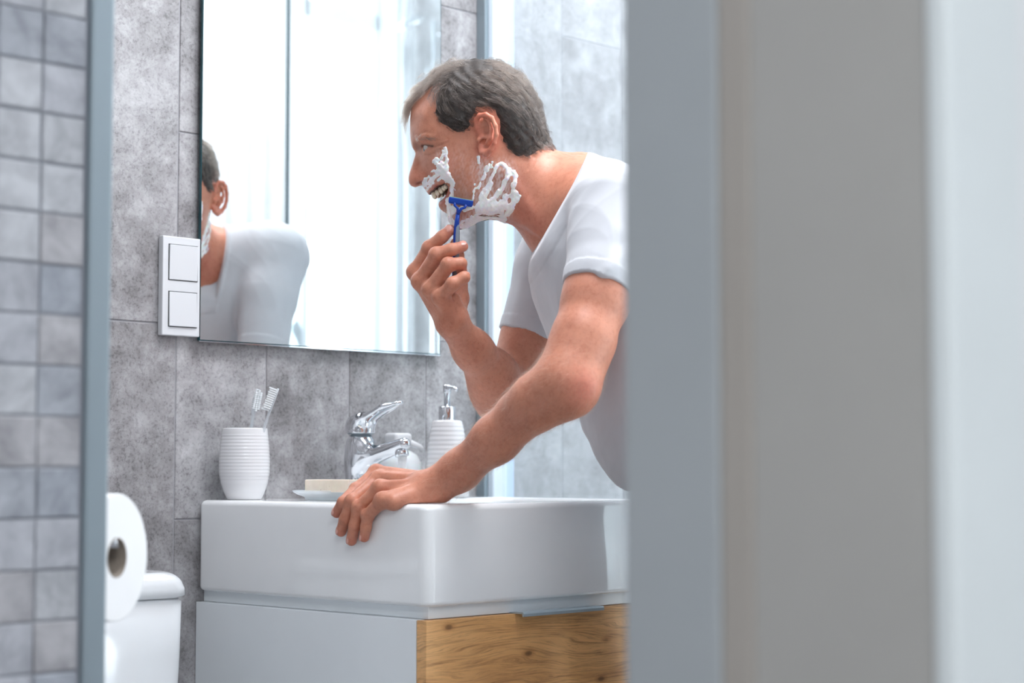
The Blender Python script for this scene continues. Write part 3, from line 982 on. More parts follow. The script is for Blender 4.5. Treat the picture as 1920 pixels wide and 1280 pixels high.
def mesh_sdf(f, lo, hi, h, B=8, lip=1.35, project=1):
    """sparse surface nets"""
    lo = np.asarray(lo, np.float64)
    nb = np.ceil((np.asarray(hi) - lo) / (h * B)).astype(int)
    # coarse pass: superblocks of 4^3 blocks
    def centres(ijk, size): return (lo + (ijk + 0.5) * size).astype(np.float32)
    SB = 4
    ns = -(-nb // SB)
    g = np.stack(np.meshgrid(*[np.arange(n) for n in ns], indexing='ij'), -1).reshape(-1, 3)
    s = h * B * SB
    keep = np.abs(f(centres(g, s))) < s * 0.87 * lip + 0.004
    g = g[keep]
    sub = np.stack(np.meshgrid(*[np.arange(SB)] * 3, indexing='ij'), -1).reshape(-1, 3)
    g = (g[:, None, :] * SB + sub[None]).reshape(-1, 3)
    s = h * B
    keep = np.abs(f(centres(g, s))) < s * 0.87 * lip + 0.001
    g = g[keep]
    K = B + 1
    loc = np.stack(np.meshgrid(*[np.arange(K)] * 3, indexing='ij'), -1).reshape(-1, 3)
    out_key, out_pos = [], []
    quads = []
    N = np.array([nb[0] * B + 8 + SB * B, nb[1] * B + 8 + SB * B, nb[2] * B + 8 + SB * B], np.int64)
    def key(c): return ((c[..., 0] + 2) * N[1] + (c[..., 1] + 2)) * N[2] + (c[..., 2] + 2)
    step = max(1, 400000 // K ** 3)
    for i in range(0, len(g), step):
        gb = g[i:i + step]
        idx = gb[:, None, :] * B + loc[None]
        P = (lo + idx * h).astype(np.float32).reshape(-1, 3)
        V = f(P).reshape(len(gb), K, K, K)
        ins = V < 0
        n_in = sum(ins[:, a:a + B, b:b + B, c:c + B].astype(np.int8) for a in (0, 1) for b in (0, 1) for c in (0, 1))
        act = np.argwhere((n_in > 0) & (n_in < 8))
        if len(act) == 0: continue
        bi, ci = act[:, 0], act[:, 1:]
        acc = np.zeros((len(act), 3)); cnt = np.zeros(len(act))
        for ax in range(3):
            for u in (0, 1):
                for v in (0, 1):
                    o0 = [0, 0, 0]; o0[(ax + 1) % 3] = u; o0[(ax + 2) % 3] = v
                    o1 = list(o0); o1[ax] = 1
                    v0 = V[bi, ci[:, 0] + o0[0], ci[:, 1] + o0[1], ci[:, 2] + o0[2]]
                    v1 = V[bi, ci[:, 0] + o1[0], ci[:, 1] + o1[1], ci[:, 2] + o1[2]]
                    m = (v0 < 0) != (v1 < 0)
                    t = np.where(m, v0 / np.where(m, v0 - v1, 1), 0)
                    q = np.tile(np.array(o0, float), (len(act), 1)); q[:, ax] += t
                    acc[m] += q[m]; cnt[m] += 1
        cell = gb[bi] * B + ci
        out_key.append(key(cell)); out_pos.append(lo + (cell + acc / cnt[:, None]) * h)
        for ax in range(3):
            sl0 = [slice(0, B)] * 3; sl1 = [slice(0, B)] * 3; sl1[ax] = slice(1, B + 1)
            a_, b_ = ins[(slice(None), *sl0)], ins[(slice(None), *sl1)]
            e = np.argwhere(a_ != b_)
            if len(e) == 0: continue
            c0 = gb[e[:, 0]] * B + e[:, 1:]
            flip = a_[e[:, 0], e[:, 1], e[:, 2], e[:, 3]]
            u, v = (ax + 1) % 3, (ax + 2) % 3
            cs = []
            for du, dv in ((-1, -1), (0, -1), (0, 0), (-1, 0)):
                c = c0.copy(); c[:, u] += du; c[:, v] += dv; cs.append(key(c))
            q = np.stack(cs, 1)
            q[~flip] = q[~flip][:, ::-1]
            quads.append(q)
    kk = np.concatenate(out_key); pp = np.concatenate(out_pos)
    kk, ui = np.unique(kk, return_index=True); pp = pp[ui]
    q = np.concatenate(quads)
    j = np.searchsorted(kk, q); j = np.clip(j, 0, len(kk) - 1)
    ok = (kk[j] == q).all(1)
    q = j[ok]
    for _ in range(project):
        v0, gr = grad(f, pp, h * 0.5)
        l2 = np.maximum((gr * gr).sum(1), 0.2)
        d = gr * (v0 / l2)[:, None]
        ln = np.linalg.norm(d, axis=1)
        d *= np.minimum(1, h * 0.6 / np.maximum(ln, 1e-9))[:, None]
        pp = pp - d
    return pp, q


def grad(f, P, e=0.0008, chunk=300000):
    v = np.empty(len(P)); g = np.empty((len(P), 3))
    for i in range(0, len(P), chunk):
        p = P[i:i + chunk].astype(np.float32)
        v0 = f(p); v[i:i + chunk] = v0
        for a in range(3):
            q = p.copy(); q[:, a] += e
            g[i:i + chunk, a] = (f(q) - v0) / e
    return v, g


def np_mesh(name, P, Q, mat, parent=None, origin=None, smooth=True, col=None):
    if origin is not None: P = P - np.asarray(origin)
    me = bpy.data.meshes.new(name)
    me.vertices.add(len(P)); me.vertices.foreach_set('co', P.astype(np.float32).ravel())
    k = Q.shape[1]
    me.loops.add(len(Q) * k); me.loops.foreach_set('vertex_index', Q.astype(np.int32).ravel())
    me.polygons.add(len(Q)); me.polygons.foreach_set('loop_start', np.arange(0, len(Q) * k, k, dtype=np.int32))
    me.update(calc_edges=True)
    if col is not None:
        at_ = me.color_attributes.new('Col', 'FLOAT_COLOR', 'POINT')
        c4 = np.ones((len(P), 4), np.float32); c4[:, :3] = col
        at_.data.foreach_set('color', c4.ravel())
    return link(name, me, mat, parent, smooth)


# ------------------------------------------------------------------ basin tap
fx, fy = on(1, -0.075, 676, 900)[:2]
tap = thing('basin_tap', 'chrome single-lever mixer tap with running water on the basin', 'tap', (fx, fy, ZB))
T0 = Vector((fx, fy, ZB))
def f_body_tap(p):
    d = rc(p, (0, 0, 0.0), (0, 0, 0.085), 0.0250, 0.0240)
    d = smax(d, -p[:, 2] + 0.0005, 0.002)
    s = rc(p, (0, -0.005, 0.062), (0, -0.103, 0.0865), 0.0185, 0.0110, ((0, 0.2, 1), 0.9))
    d = smin(d, s, 0.024)
    d = smax(d, p[:, 2] - 0.1035, 0.002)
    d = smin(d, rc(p, (0, 0, 0.0), (0, 0, 0.003), 0.028, 0.027), 0.003)
    return smax(d, -p[:, 2] + 0.0003, 0.001)
P, Q = mesh_sdf(f_body_tap, (-.04, -.13, -.006), (.04, .04, .125), 0.0012)
np_mesh('tap_body', P, Q, M['chrome'], tap)
def f_lever(p):
    d = rc(p, (0, 0.001, 0.110), (0, -0.002, 0.122), 0.0240, 0.0225)
    d = smax(d, -(p[:, 2] - 0.1046), 0.001)
    n = np.array([0, 0.35, 1.0]); n /= np.linalg.norm(n)
    top = (p - np.array([0, 0.0, 0.131], np.float32)) @ n.astype(np.float32)
    d = smax(d, p @ np.array([0, 0.28, 0.96], np.float32) - 0.1285, 0.004)
    l = chain(p, [(0, 0.006, 0.122), (0, -0.030, 0.1325), (0, -0.060, 0.1445), (0, -0.088, 0.1505)], [0.0135, 0.0125, 0.0115, 0.0095], 0.01, ((0, 0.33, 0.95), 0.42))
    
    # hollow underside of the lever
    return smin(d, l, 0.012)
P, Q = mesh_sdf(f_lever, (-.04, -.12, .09), (.04, .04, .18), 0.0012)
np_mesh('lever', P, Q, M['chrome'], tap)
bm = lathe_bm([(0, 0), (.0095, 0), (.0112, .001), (.0112, .0085), (.0100, .0100), (0, .0100)], 32)
o = bmesh_obj('aerator', bm, M['chrome'], tap, smooth=True); o.location = (0, -0.099, 0.0665); o.rotation_euler = (-0.18, 0, 0)
bm = lathe_bm([(0, .1033), (.0212, .1033), (.0212, .1049), (0, .1049)], 32)
bmesh_obj('gap_ring', bm, M['alu'], tap, smooth=True)
M['water'] = glassy('aerated_water', (0.9, 0.94, 0.96, 1), 0.02, haze=((0.98, 0.99, 1.0, 1), 0.96))
bm = lathe_bm([(0, 0.067), (.0078, .067), (.0062, .055), (.0052, .03), (.0056, .0), (.0050, -.04), (.0055, -.089), (.013, -.0965), (0, -.0965)], 24)
for v in bm.verts:
    v.co.x *= 1 + 0.12 * math.sin(v.co.z * 260); v.co.y *= 1 + 0.10 * math.cos(v.co.z * 210)
ws = bmesh_obj('water_stream', bm, M['water'], None, smooth=True)
ws.location = (fx, fy - 0.0995, ZB)
tag(ws, 'white stream of water falling from the tap into the basin', 'water')
HRES = 0.0017
SKIN = (199, 135, 110)
# ================================================================== the man
at0 = at
DS = -0.038          # the whole man stands this much nearer than first measured, his left hand stays on the basin
DA = 2.80
D0 = DA + DS
def at(X, Y, d): return at0(X, Y, d + DS)
def AL(X, Y, d): return at0(X, Y, d + DS * min(1, max(0, (X - 850) / 230)))
A = at
def pf(X, Y, W=0.0):
    """photo pixel on the near side of the head at half width W (mm) -> profile plane, mm"""
    q = at(X, Y, DA - W / 1000) - CAM
    return (q @ RIGHT) * 1000, q[2] * 1000

OUT = [(1100, 300), (1070, 298), (1045, 287), (1028, 270), (1019, 248), (1012, 222), (1002, 192), (985, 164), (963, 143), (936, 126), (905, 118), (875, 119), (846, 128), (816, 146), (793, 166), (779, 184), (772, 200),
       (769.5, 220), (769, 240), (769.5, 256), (771, 268), (774, 278), (778.5, 287), (776.5, 296), (773, 308), (769, 320), (766.3, 331), (766, 338), (768, 345), (773, 349.5), (780, 350.5), (787, 347.5), (792.5, 346.5), (795, 351), (799, 358), (805, 364.5),
       (812, 368), (818, 370.5), (824, 375), (822.5, 381), (823, 387), (828, 394), (835, 399), (840, 404), (841.5, 411), (845, 419), (852, 425.5), (862, 428.5), (875, 425), (890, 417), (905, 409.5), (925, 408), (945, 416), (962, 420), (982, 431), (1010, 453), (1035, 476), (1070, 520), (1150, 560), (1190, 420), (1170, 330)]
oxz = np.array([pf(x, y) for x, y in OUT])
CTRL = [(785, 196, 26), (800, 180, 36), (782, 225, 34), (782, 248, 36), (795, 215, 50), (800, 240, 53), (815, 200, 60), (825, 175, 60), (845, 210, 68), (835, 150, 50), (870, 145, 58), (905, 140, 57), (940, 150, 58), (880, 180, 72), (920, 190, 77), (960, 190, 68), (980, 215, 64), (960, 230, 73), (990, 245, 58), (905, 225, 77), (870, 230, 74), (840, 240, 68), (820, 225, 61),
        (779, 262, 27), (786, 262, 38), (796, 259, 46), (808, 259, 53), (822, 262, 60), (840, 268, 66), (860, 262, 71),
        (783, 279, 11), (787, 279, 19), (791, 276, 29), (798, 276, 37), (806, 277, 44), (815, 279, 51), (826, 283, 58), (845, 287, 66), (870, 285, 71), (895, 270, 74),
        (782, 296, 9.5), (786, 294, 12.5), (791, 292, 21), (797, 291, 31), (806, 293, 41), (816, 298, 51), (830, 303, 59), (850, 310, 65), (880, 305, 69),
        (780, 310, 11), (787, 309, 13.5), (792, 308, 19), (798, 308, 29), (806, 310, 38), (818, 316, 49),
        (775, 324, 12.5), (782, 323, 14.5), (789, 322, 17.5), (796, 322, 22), (802, 323, 29), (812, 327, 40), (825, 330, 48), (845, 330, 57), (870, 330, 63), (895, 325, 65),
        (772, 336, 12), (778, 338, 15), (785, 337, 18), (793, 336, 19.5), (799, 337, 21), (805, 338, 29), (816, 341, 37), (828, 340, 42),
        (797, 346, 14), (804, 347, 22), (812, 350, 27), (822, 347, 32), (832, 344, 35), (802, 355, 12), (808, 358, 18), (815, 357, 23), (825, 352, 28), (836, 348, 32),
        (845, 346, 40), (853, 348, 47), (865, 350, 54), (885, 350, 60), (910, 345, 60),
        (829, 377, 15), (836, 370, 24), (843, 364, 32), (829, 386, 14), (838, 384, 24), (848, 378, 35), (858, 372, 44), (875, 372, 52), (895, 372, 56), (915, 370, 56),
        (838, 396, 12), (846, 398, 23), (848, 410, 19), (856, 405, 30), (868, 400, 39), (885, 395, 46), (905, 388, 49), (925, 378, 52), (856, 418, 18), (868, 416, 24), (885, 408, 32), (905, 401, 35), (925, 398, 38), (945, 402, 36),
        (945, 350, 60), (935, 330, 65), (930, 305, 67), (945, 380, 52), (965, 400, 44), (965, 370, 57), (985, 405, 51), (985, 370, 60), (985, 330, 62), (960, 310, 64), (970, 280, 60), (995, 270, 50), (1000, 300, 57), (1020, 300, 50), (1010, 340, 62), (1010, 380, 62), (1005, 425, 48), (1030, 430, 60), (1040, 310, 47), (1045, 350, 64), (1060, 400, 72), (1080, 340, 70), (1110, 420, 90), (1080, 470, 80), (1140, 380, 95)]
cp = [(*pf(x, y, w_), w_ * w_) for x, y, w_ in CTRL]
bp = []
for i in range(len(oxz)):
    a, b = oxz[i], oxz[(i + 1) % len(oxz)]
    n = max(1, int(np.linalg.norm(b - a) / 7))
    for k in range(n): bp.append((*(a + (b - a) * k / n), 0.0))
pts = np.array(cp + bp)
def tpsk(r2): return 0.5 * r2 * np.log(r2 + 1e-6)
n = len(pts); X = pts[:, :2] / 100.0
Km = tpsk(((X[:, None] - X[None]) ** 2).sum(-1)) + np.eye(n) * 2e-4
Pm = np.c_[np.ones(n), X]
Am = np.block([[Km, Pm], [Pm.T, np.zeros((3, 3))]])
sol = np.linalg.solve(Am, np.r_[pts[:, 2], 0, 0, 0])
GX0, GZ0, GNX, GNZ, GH = -175.0, 225.0, 270, 300, 1.5
gx = GX0 + np.arange(GNX) * GH; gz = GZ0 + np.arange(GNZ) * GH
GG = np.stack(np.meshgrid(gx, gz, indexing='ij'), -1).reshape(-1, 2)
def eval_tps(q):
    r = np.empty(len(q))
    for i in range(0, len(q), 20000):
        c = q[i:i + 20000] / 100.0
        r[i:i + 20000] = tpsk(((c[:, None] - X[None]) ** 2).sum(-1)) @ sol[:n] + sol[n] + c @ sol[n + 1:]
    return r
def seg_dist(q, poly, closed=False):
    d = np.full(len(q), 1e9)
    m = len(poly)
    for i in range(m if closed else m - 1):
        a, b = np.array(poly[i]), np.array(poly[(i + 1) % m])
        ba = b - a; pa = q - a
        t = np.clip(pa @ ba / max(ba @ ba, 1e-9), 0, 1)
        d = np.minimum(d, np.linalg.norm(pa - t[:, None] * ba, axis=1))
    return d
def inside(q, poly):
    r = np.zeros(len(q), bool); m = len(poly)
    for i in range(m):
        (x0, y0), (x1, y1) = poly[i], poly[(i + 1) % m]
        c = ((y0 > q[:, 1]) != (y1 > q[:, 1]))
        r ^= c & (q[:, 0] < (x1 - x0) * (q[:, 1] - y0) / ((y1 - y0) if abs(y1 - y0) > 1e-9 else 1e-9) + x0)
    return r
# smooth the outline a little
ox2 = []
for i in range(len(oxz)):
    p0, p1, p2, p3 = [oxz[(i + k) % len(oxz)] for k in (-1, 0, 1, 2)]
    for t in (0, .25, .5, .75):
        ox2.append(0.5 * ((2 * p1) + (-p0 + p2) * t + (2 * p0 - 5 * p1 + 4 * p2 - p3) * t * t + (-p0 + 3 * p1 - 3 * p2 + p3) * t ** 3))
ox2 = np.array(ox2)
sd_ = seg_dist(GG, ox2, True)
ins_ = inside(GG, ox2)
Gi = np.maximum(eval_tps(GG), 10 * sd_)
Gi = np.where(ins_, Gi, -50 * sd_).reshape(GNX, GNZ)
Gk = Gi.copy()
for _ in range(1):
    Gk[1:-1, 1:-1] = (Gi[1:-1, 1:-1] * 4 + Gi[:-2, 1:-1] + Gi[2:, 1:-1] + Gi[1:-1, :-2] + Gi[1:-1, 2:]) / 8
Gi = np.where((sd_ > 4).reshape(GNX, GNZ), Gk, Gi)
# creases and lids: (polyline in px, W there, depth mm (+ raises), half width mm)
DT = np.zeros(GNX * GNZ)
CRE = [([(786, 261), (792, 257), (800, 256), (812, 260)], 44, 1.6, 4.0),                 # brow roll
       ([(800, 266), (812, 270), (824, 271), (836, 268)], 50, 1.0, 3.0),                 # upper lid fold
       ([(793, 269), (802, 272), (814, 275), (828, 274), (840, 270)], 48, -1.7, 1.5),    # eye line running into crow's feet
       ([(797, 281), (806, 285), (814, 284), (822, 280)], 44, 1.3, 2.4),                 # lower lid bag
       ([(798, 287), (806, 290), (816, 288)], 44, -1.0, 1.3),
       ([(818, 279), (828, 281), (838, 280)], 58, -0.9, 1.0), ([(820, 284), (830, 288), (840, 288)], 58, -0.7, 1.0), ([(822, 268), (832, 264), (842, 261)], 60, -0.8, 1.0),
       ([(794, 264), (803, 263), (815, 266), (826, 266)], 48, -0.8, 1.1),
       ([(784, 254), (792, 250), (802, 250), (810, 254)], 44, -0.7, 1.2),
       ([(800, 324), (806, 331), (818, 339), (836, 342), (846, 348), (851, 360), (850, 372)], 40, -2.2, 2.4),   # fold from the nostril round the mouth
       ([(824, 312), (834, 322), (843, 334), (852, 348)], 52, 1.8, 7.0),                                  # raised cheek
       ([(791, 327), (797, 326), (801, 331), (801, 338), (797, 343)], 21, -1.6, 1.3),                       # alar groove
       ([(784, 341), (791, 335), (797, 335)], 19, 1.0, 2.6),                                               # nostril wing
       ([(803, 357), (809, 355), (817, 349), (827, 343), (836, 341)], 24, 1.2, 2.0),                        # upper lip
       ([(828, 380), (833, 376), (838, 368), (842, 358)], 22, 1.6, 2.6),                                   # lower lip
       ([(835, 398), (838, 391), (845, 384)], 20, -1.2, 2.5),
       ([(856, 352), (860, 366), (862, 378)], 50, -0.9, 1.6),
       ([(943, 320), (975, 360), (1003, 410), (1010, 440)], 62, 2.6, 9.0),                                  # neck muscle
       ([(1000, 292), (996, 305), (990, 318)], 62, -1.0, 1.4), ([(1008, 290), (1006, 303), (1000, 315)], 62, -0.8, 1.2),
       ([(905, 402), (930, 404), (950, 410)], 40, -0.6, 2.0)]
for line, w_, dep, wid in CRE:
    pl = [pf(x, y, w_) for x, y in line]
    DT += dep * np.exp(-(seg_dist(GG, pl) / wid) ** 2)
DT = DT.reshape(GNX, GNZ)
gxd, gzd = np.gradient(Gi, GH)
STK = np.stack([Gi, gxd, gzd, DT], -1).astype(np.float32)
RI, FW3, CAM3 = RIGHT.astype(np.float32), FWD.astype(np.float32), CAM.astype(np.float32)
def grid_at(x, z, A_=None):
    A_ = STK if A_ is None else A_
    u = np.clip((x - GX0) / GH, 0, GNX - 1.001); v = np.clip((z - GZ0) / GH, 0, GNZ - 1.001)
    i = u.astype(np.int32); j = v.astype(np.int32); fu = (u - i)[:, None]; fv = (v - j)[:, None]
    return (A_[i, j] * (1 - fu) + A_[i + 1, j] * fu) * (1 - fv) + (A_[i, j + 1] * (1 - fu) + A_[i + 1, j + 1] * fu) * fv
def pcoord(p):
    q = p - CAM3
    return (q @ RI) * 1000, q[:, 2] * 1000, (q @ FW3 - D0) * 1000
def relief(p):
    x, z, y = pcoord(p)
    s = grid_at(x, z)
    G, gx_, gz_, dt = s[:, 0], s[:, 1], s[:, 2], s[:, 3]
    f_ = (y * y - G) / np.sqrt(4 * y * y + gx_ * gx_ + gz_ * gz_ + 60)
    f_ = np.where(G < -800, np.maximum(f_, -G / 50), f_)
    return (f_ - dt * np.exp(-np.maximum(0, 3 - np.abs(y)) * 0.4)) / 1000

MOUTH = [pf(806.5, 362.5, 6), pf(812, 358.5, 15), pf(820, 351.5, 22), pf(830, 344.5, 28), pf(837.5, 343, 30), pf(841, 347, 31), pf(840.5, 354, 30), pf(837, 364, 26), pf(831, 372.5, 20), pf(825, 376, 12), pf(815, 376, 6), pf(800, 372, 4)]
MC = np.array(MOUTH)
mc0, mc1 = MC.min(0) - 8, MC.max(0) + 8
mg = np.stack(np.meshgrid(np.arange(mc0[0], mc1[0], .5), np.arange(mc0[1], mc1[1], .5), indexing='ij'), -1)
msd = seg_dist(mg.reshape(-1, 2), MC, True); msd = np.where(inside(mg.reshape(-1, 2), MC), -msd, msd).reshape(mg.shape[:2])
def mouth_sd(x, z):
    i = np.clip(((x - mc0[0]) / .5).astype(int), 0, msd.shape[0] - 1); j = np.clip(((z - mc0[1]) / .5).astype(int), 0, msd.shape[1] - 1)
    return msd[i, j]

def mirror_pt(q):
    return q + 2 * (D0 - (q - CAM) @ FWD) * FWD
def ear_pts(L, d): return [at(x, y, dd) for (x, y), dd in zip(L, d)]
HEL = [(901, 252), (893.5, 240), (892, 226), (899, 216.5), (911, 214.5), (922, 221), (929, 236), (931, 252), (927, 268), (920, 281), (912, 287.5), (904, 285), (901, 275)]
HED = [2.7235, 2.7215, 2.7180, 2.7120, 2.7070, 2.7030, 2.7010, 2.7015, 2.7045, 2.710, 2.7155, 2.7195, 2.7220]
ear_h = ear_pts(HEL, HED)
ear_a = ear_pts([(908, 222), (917, 228), (921, 243), (919, 258), (912, 268), (905, 272)], [2.712, 2.7075, 2.7065, 2.7085, 2.713, 2.719])
ear_c = [at(911, 236, 2.7165), at(914, 262, 2.717), at(908, 280, 2.7195)]
ear_t = at(899, 263, 2.7195)
ear_k = at(906.5, 266, 2.715)
ear_k2 = at(907, 246, 2.7125)
ear_k3 = at(903, 229, 2.709)
def ear(p):
    d = chain(p, ear_h, [.0030, .0030, .0031, .0033, .0034, .0033, .0031, .0030, .0031, .0040, .0052, .0045, .0040], 0.002)
    q = rc(p, ear_c[0], ear_c[1], .0125, .0105, (FWD * 1.0 + RIGHT * 0.35, 0.27))
    q = smin(q, rc(p, ear_c[1], ear_c[2], .0105, .0065, (FWD * 1.0 + RIGHT * 0.35, 0.4)), .003)
    d = smin(d, q, .003)
    d = smin(d, chain(p, ear_a, [.0018, .0023, .0025, .0025, .0025, .0022], .002), .003)
    d = smin(d, rc(p, ear_t, ear_t + RIGHT * 0.004 - FWD * 0.001, .0042, .0028), .003)
    d = smax(d, -rc(p, ear_k, ear_k + FWD * .012, .0042, .004), .003)
    d = smax(d, -ell(p, ear_k2, (.0055, .0055, .0065)), .003)
    d = smax(d, -ell(p, ear_k3, (.0050, .0050, .0058)), .003)
    return d

nos = at(784.5, 344.0, DA - .0105)
nos2 = at(791.5, 341.5, DA - .0125)
EYE_C = at(808.8, 276.7, DA - 0.0286)
def head(p):
    """head and neck skin; far side is the near side mirrored"""
    lat = (p - CAM3) @ FW3 - D0
    pm = p - np.maximum(lat, 0)[:, None] * (2 * FW3)
    d = relief(p)
    b = np.linalg.norm(pm - np.array(ear_c[0], np.float32), axis=1) < 0.075
    if b.any():
        e = ear(pm[b]); d[b] = smin(d[b], e, .005)
    x, z, y = pcoord(p)
    b = (x < -85) & (z > mc0[1]) & (z < mc1[1]) & (x > mc0[0])
    if b.any():
        ms = mouth_sd(x[b], z[b]) / 1000
        lat2 = np.abs(y[b]) / 1000 - .0315
        d[b] = smax(d[b], -np.maximum(ms, lat2), .0016)
    b = (x < -115) & (z > 405) & (z < 500)
    if b.any():
        q = pm[b]
        d[b] = smax(d[b], -rc(q, nos, nos2, .0030, .0040, (UP, 0.8)), .002)
        # eye slit
        e = rc(q, at(792, 276, DA - .030), at(802.5, 275.6, DA - .0445), .0022, .0016)
        d[b] = smax(d[b], -e, .0012)
    return d

# ---- arms
def hand_fingers(p, fingers, rads, palm, kp=.008, kf=.003):
    d = palm
    for f_, r_ in zip(fingers, rads):
        c = chain(p, f_, r_, kf)
        d = np.minimum(d, smin(palm, c, kp))
    return d
Z3 = np.float32
LW = AL(813, 913, 2.598); LW2 = AL(842, 893, 2.592)
LEL = AL(1062, 722, 2.50); LSH = AL(1150, 388, 2.62)
fi = on(0, -0.014, 643, 941); 
LF = [[AL(706, 886, 2.682), AL(668, 917, 2.655), fi, on(0, -.0095, 631.5, 961)],
      [AL(709, 898, 2.658), on(0, -.0105, 661, 938), on(0, -.0145, 647, 973), on(0, -.0095, 639.5, 996)],
      [on(0, .004, 713, 915), on(0, -.0115, 673, 951), on(0, -.0135, 664.5, 986), on(0, -.0095, 659, 1013)],
      [on(0, -.0095, 717, 938), on(0, -.0105, 689.5, 966), on(0, -.0115, 686, 989), on(0, -.0085, 683, 1007)]]
LR = [[.0104, .0090, .0080, .0074], [.0108, .0094, .0083, .0075], [.0106, .0092, .0082, .0075], [.0098, .0086, .0077, .0070]]
LM = [AL(786, 899, 2.622), AL(787, 906, 2.610), AL(788, 914, 2.598), AL(790, 922, 2.588)]
LTH = [AL(795, 918, 2.622), AL(768, 925, 2.668), AL(744, 928, 2.700), AL(722, 931, 2.716)]
def arm_left(p):
    d = chain(p, [LSH, AL(1118, 560, 2.555), LEL], [.050, .0430, .0385], .02)
    d = smin(d, rc(p, AL(1095, 640, 2.525), LEL, .040, .036), .02)
    d = smin(d, rc(p, AL(1090, 725, 2.487), AL(1074, 733, 2.49), .019, .023), .018)          # elbow bone
    fa = chain(p, [LEL, AL(1010, 752, 2.512), AL(930, 823, 2.552), AL(862, 882, 2.585), LW], [.0375, .0350, .0300, .0256, .0238], .02)
    fa = smin(fa, rc(p, AL(1048, 735, 2.53), AL(975, 768, 2.545), .030, .026), .02)              # brachioradialis
    d = smin(d, fa, .022)
    palm = None
    for m, f_, r_ in zip(LM, LF, LR):
        c = rc(p, m, f_[0], .0125, r_[0] * 1.02)
        palm = c if palm is None else smin(palm, c, .009)
    palm = smin(palm, rc(p, LW, AL(790, 910, 2.602), .0235, .0170), .014)
    palm = smin(palm, rc(p, AL(797, 927, 2.590), on(0, -.006, 738, 941), .0155, .0120), .014)      # heel under the little finger
    palm = smin(palm, chain(p, LTH[:2], [.0160, .0135], .006), .010)
    h = hand_fingers(p, LF, LR, palm)
    th = chain(p, LTH[1:], [.0120, .0100, .0085], .004)
    h = np.minimum(h, smin(palm, th, .008))
    # knuckle bumps and tendons
    for f_ in LF:
        h = smin(h, ell(p, f_[0] + UP * 0.002 - FWD * .002, (.0095, .0095, .0090)), .006)
    for m, f_ in zip(LM, LF):
        up = (UP * 0.0085 - FWD * 0.006)
        h = smin(h, rc(p, m + up, f_[0] + up * 0.9, .0026, .0026), .005)
    for f_, r_ in zip(LF, LR):
        h = smin(h, ell(p, f_[1] - RIGHT * 0.001, (r_[1] * 1.03,) * 3), .004)
    for q0, q1 in (((790, 892), (760, 905)), ((800, 905), (765, 915)), ((770, 905), (735, 912)), ((880, 860), (840, 900)), ((930, 860), (870, 900))):
        dd = 2.60 if q0[0] < 820 else 2.535
        h = h - .0008 * np.exp(-(np.maximum(rc(p, AL(*q0, dd), AL(*q1, dd), .001, .001), 0) / .004) ** 2) * 0
    d = smin(d, h, .016)
    # flesh flattens where it rests on the basin rim and its side
    rim = np.maximum(np.maximum(-.0006 - p[:, 0], p[:, 2] - (ZB + .0006)), -.516 - p[:, 1])
    return smax(d, -(rim + .004 * (np.maximum(0, 1 - np.abs(p[:, 0]) / .008) * np.maximum(0, 1 - np.abs(p[:, 2] - ZB) / .008))), .0025)

RW = A(846, 604, 2.765); RSH = A(1062, 415, 2.985); REL = A(944, 738, 2.925)
RF = [[A(780, 510, 2.790), A(806, 464, 2.772), A(829, 444, 2.762), A(844, 431, 2.760)],
      [A(789, 527, 2.770), A(819, 477, 2.746), A(846, 468, 2.742), A(868, 462, 2.748)],
      [A(808, 542, 2.752), A(841, 496, 2.728), A(864, 494, 2.734), A(866, 510, 2.750)],
      [A(827, 556, 2.738), A(850, 532, 2.716), A(870, 520, 2.718), A(872, 517, 2.736)]]
RR_ = [[.0120, .0104, .0092, .0080], [.0122, .0106, .0093, .0078], [.0118, .0102, .0090, .0076], [.0106, .0096, .0086, .0072]]
RM = [A(826, 590, 2.782), A(834, 592, 2.772), A(843, 595, 2.762), A(851, 598, 2.752)]
RTH = [A(856, 590, 2.785), A(862, 560, 2.808), A(864, 515, 2.822), A(858, 478, 2.790), A(854, 456, 2.774)]
def arm_right(p):
    d = chain(p, [RSH, A(992, 628, 2.960), REL], [.048, .0400, .0385], .02)
    fa = chain(p, [REL, A(923, 702, 2.875), A(886, 655, 2.82), RW], [.0410, .0355, .0272, .0212], .02)
    d = smin(d, fa, .02)
    d = smin(d, rc(p, A(934, 748, 2.925), A(925, 735, 2.90), .028, .030), .03)
    palm = None
    for m, f_, r_ in zip(RM, RF, RR_):
        c = rc(p, m, f_[0], .0125, r_[0] * 1.02)
        palm = c if palm is None else smin(palm, c, .011)
    palm = smin(palm, rc(p, RW, A(840, 590, 2.768), .0200, .0160), .012)
    palm = smin(palm, rc(p, A(858, 588, 2.772), A(850, 562, 2.757), .0135, .0110), .010)
    palm = smin(palm, chain(p, RTH[:2], [.0150, .0130], .006), .010)
    h = hand_fingers(p, RF, RR_, palm)
    th = chain(p, RTH[1:], [.0125, .0105, .0092, .0080], .004)
    h = np.minimum(h, smin(palm, th, .008))
    for f_ in RF:
        h = smin(h, ell(p, f_[0] - RIGHT * 0.003 - FWD * .002, (.0098,) * 3), .006)
    for m, f_ in zip(RM, RF):
        up = -RIGHT * 0.0075 - FWD * 0.0075
        h = smin(h, rc(p, m + up, f_[0] + up * 0.8, .0024, .0026), .005)
    for f_, r_ in zip(RF, RR_):
        h = smin(h, ell(p, f_[1] - RIGHT * 0.001, (r_[1] * 1.03,) * 3), .004)
    return smin(d, h, .014)

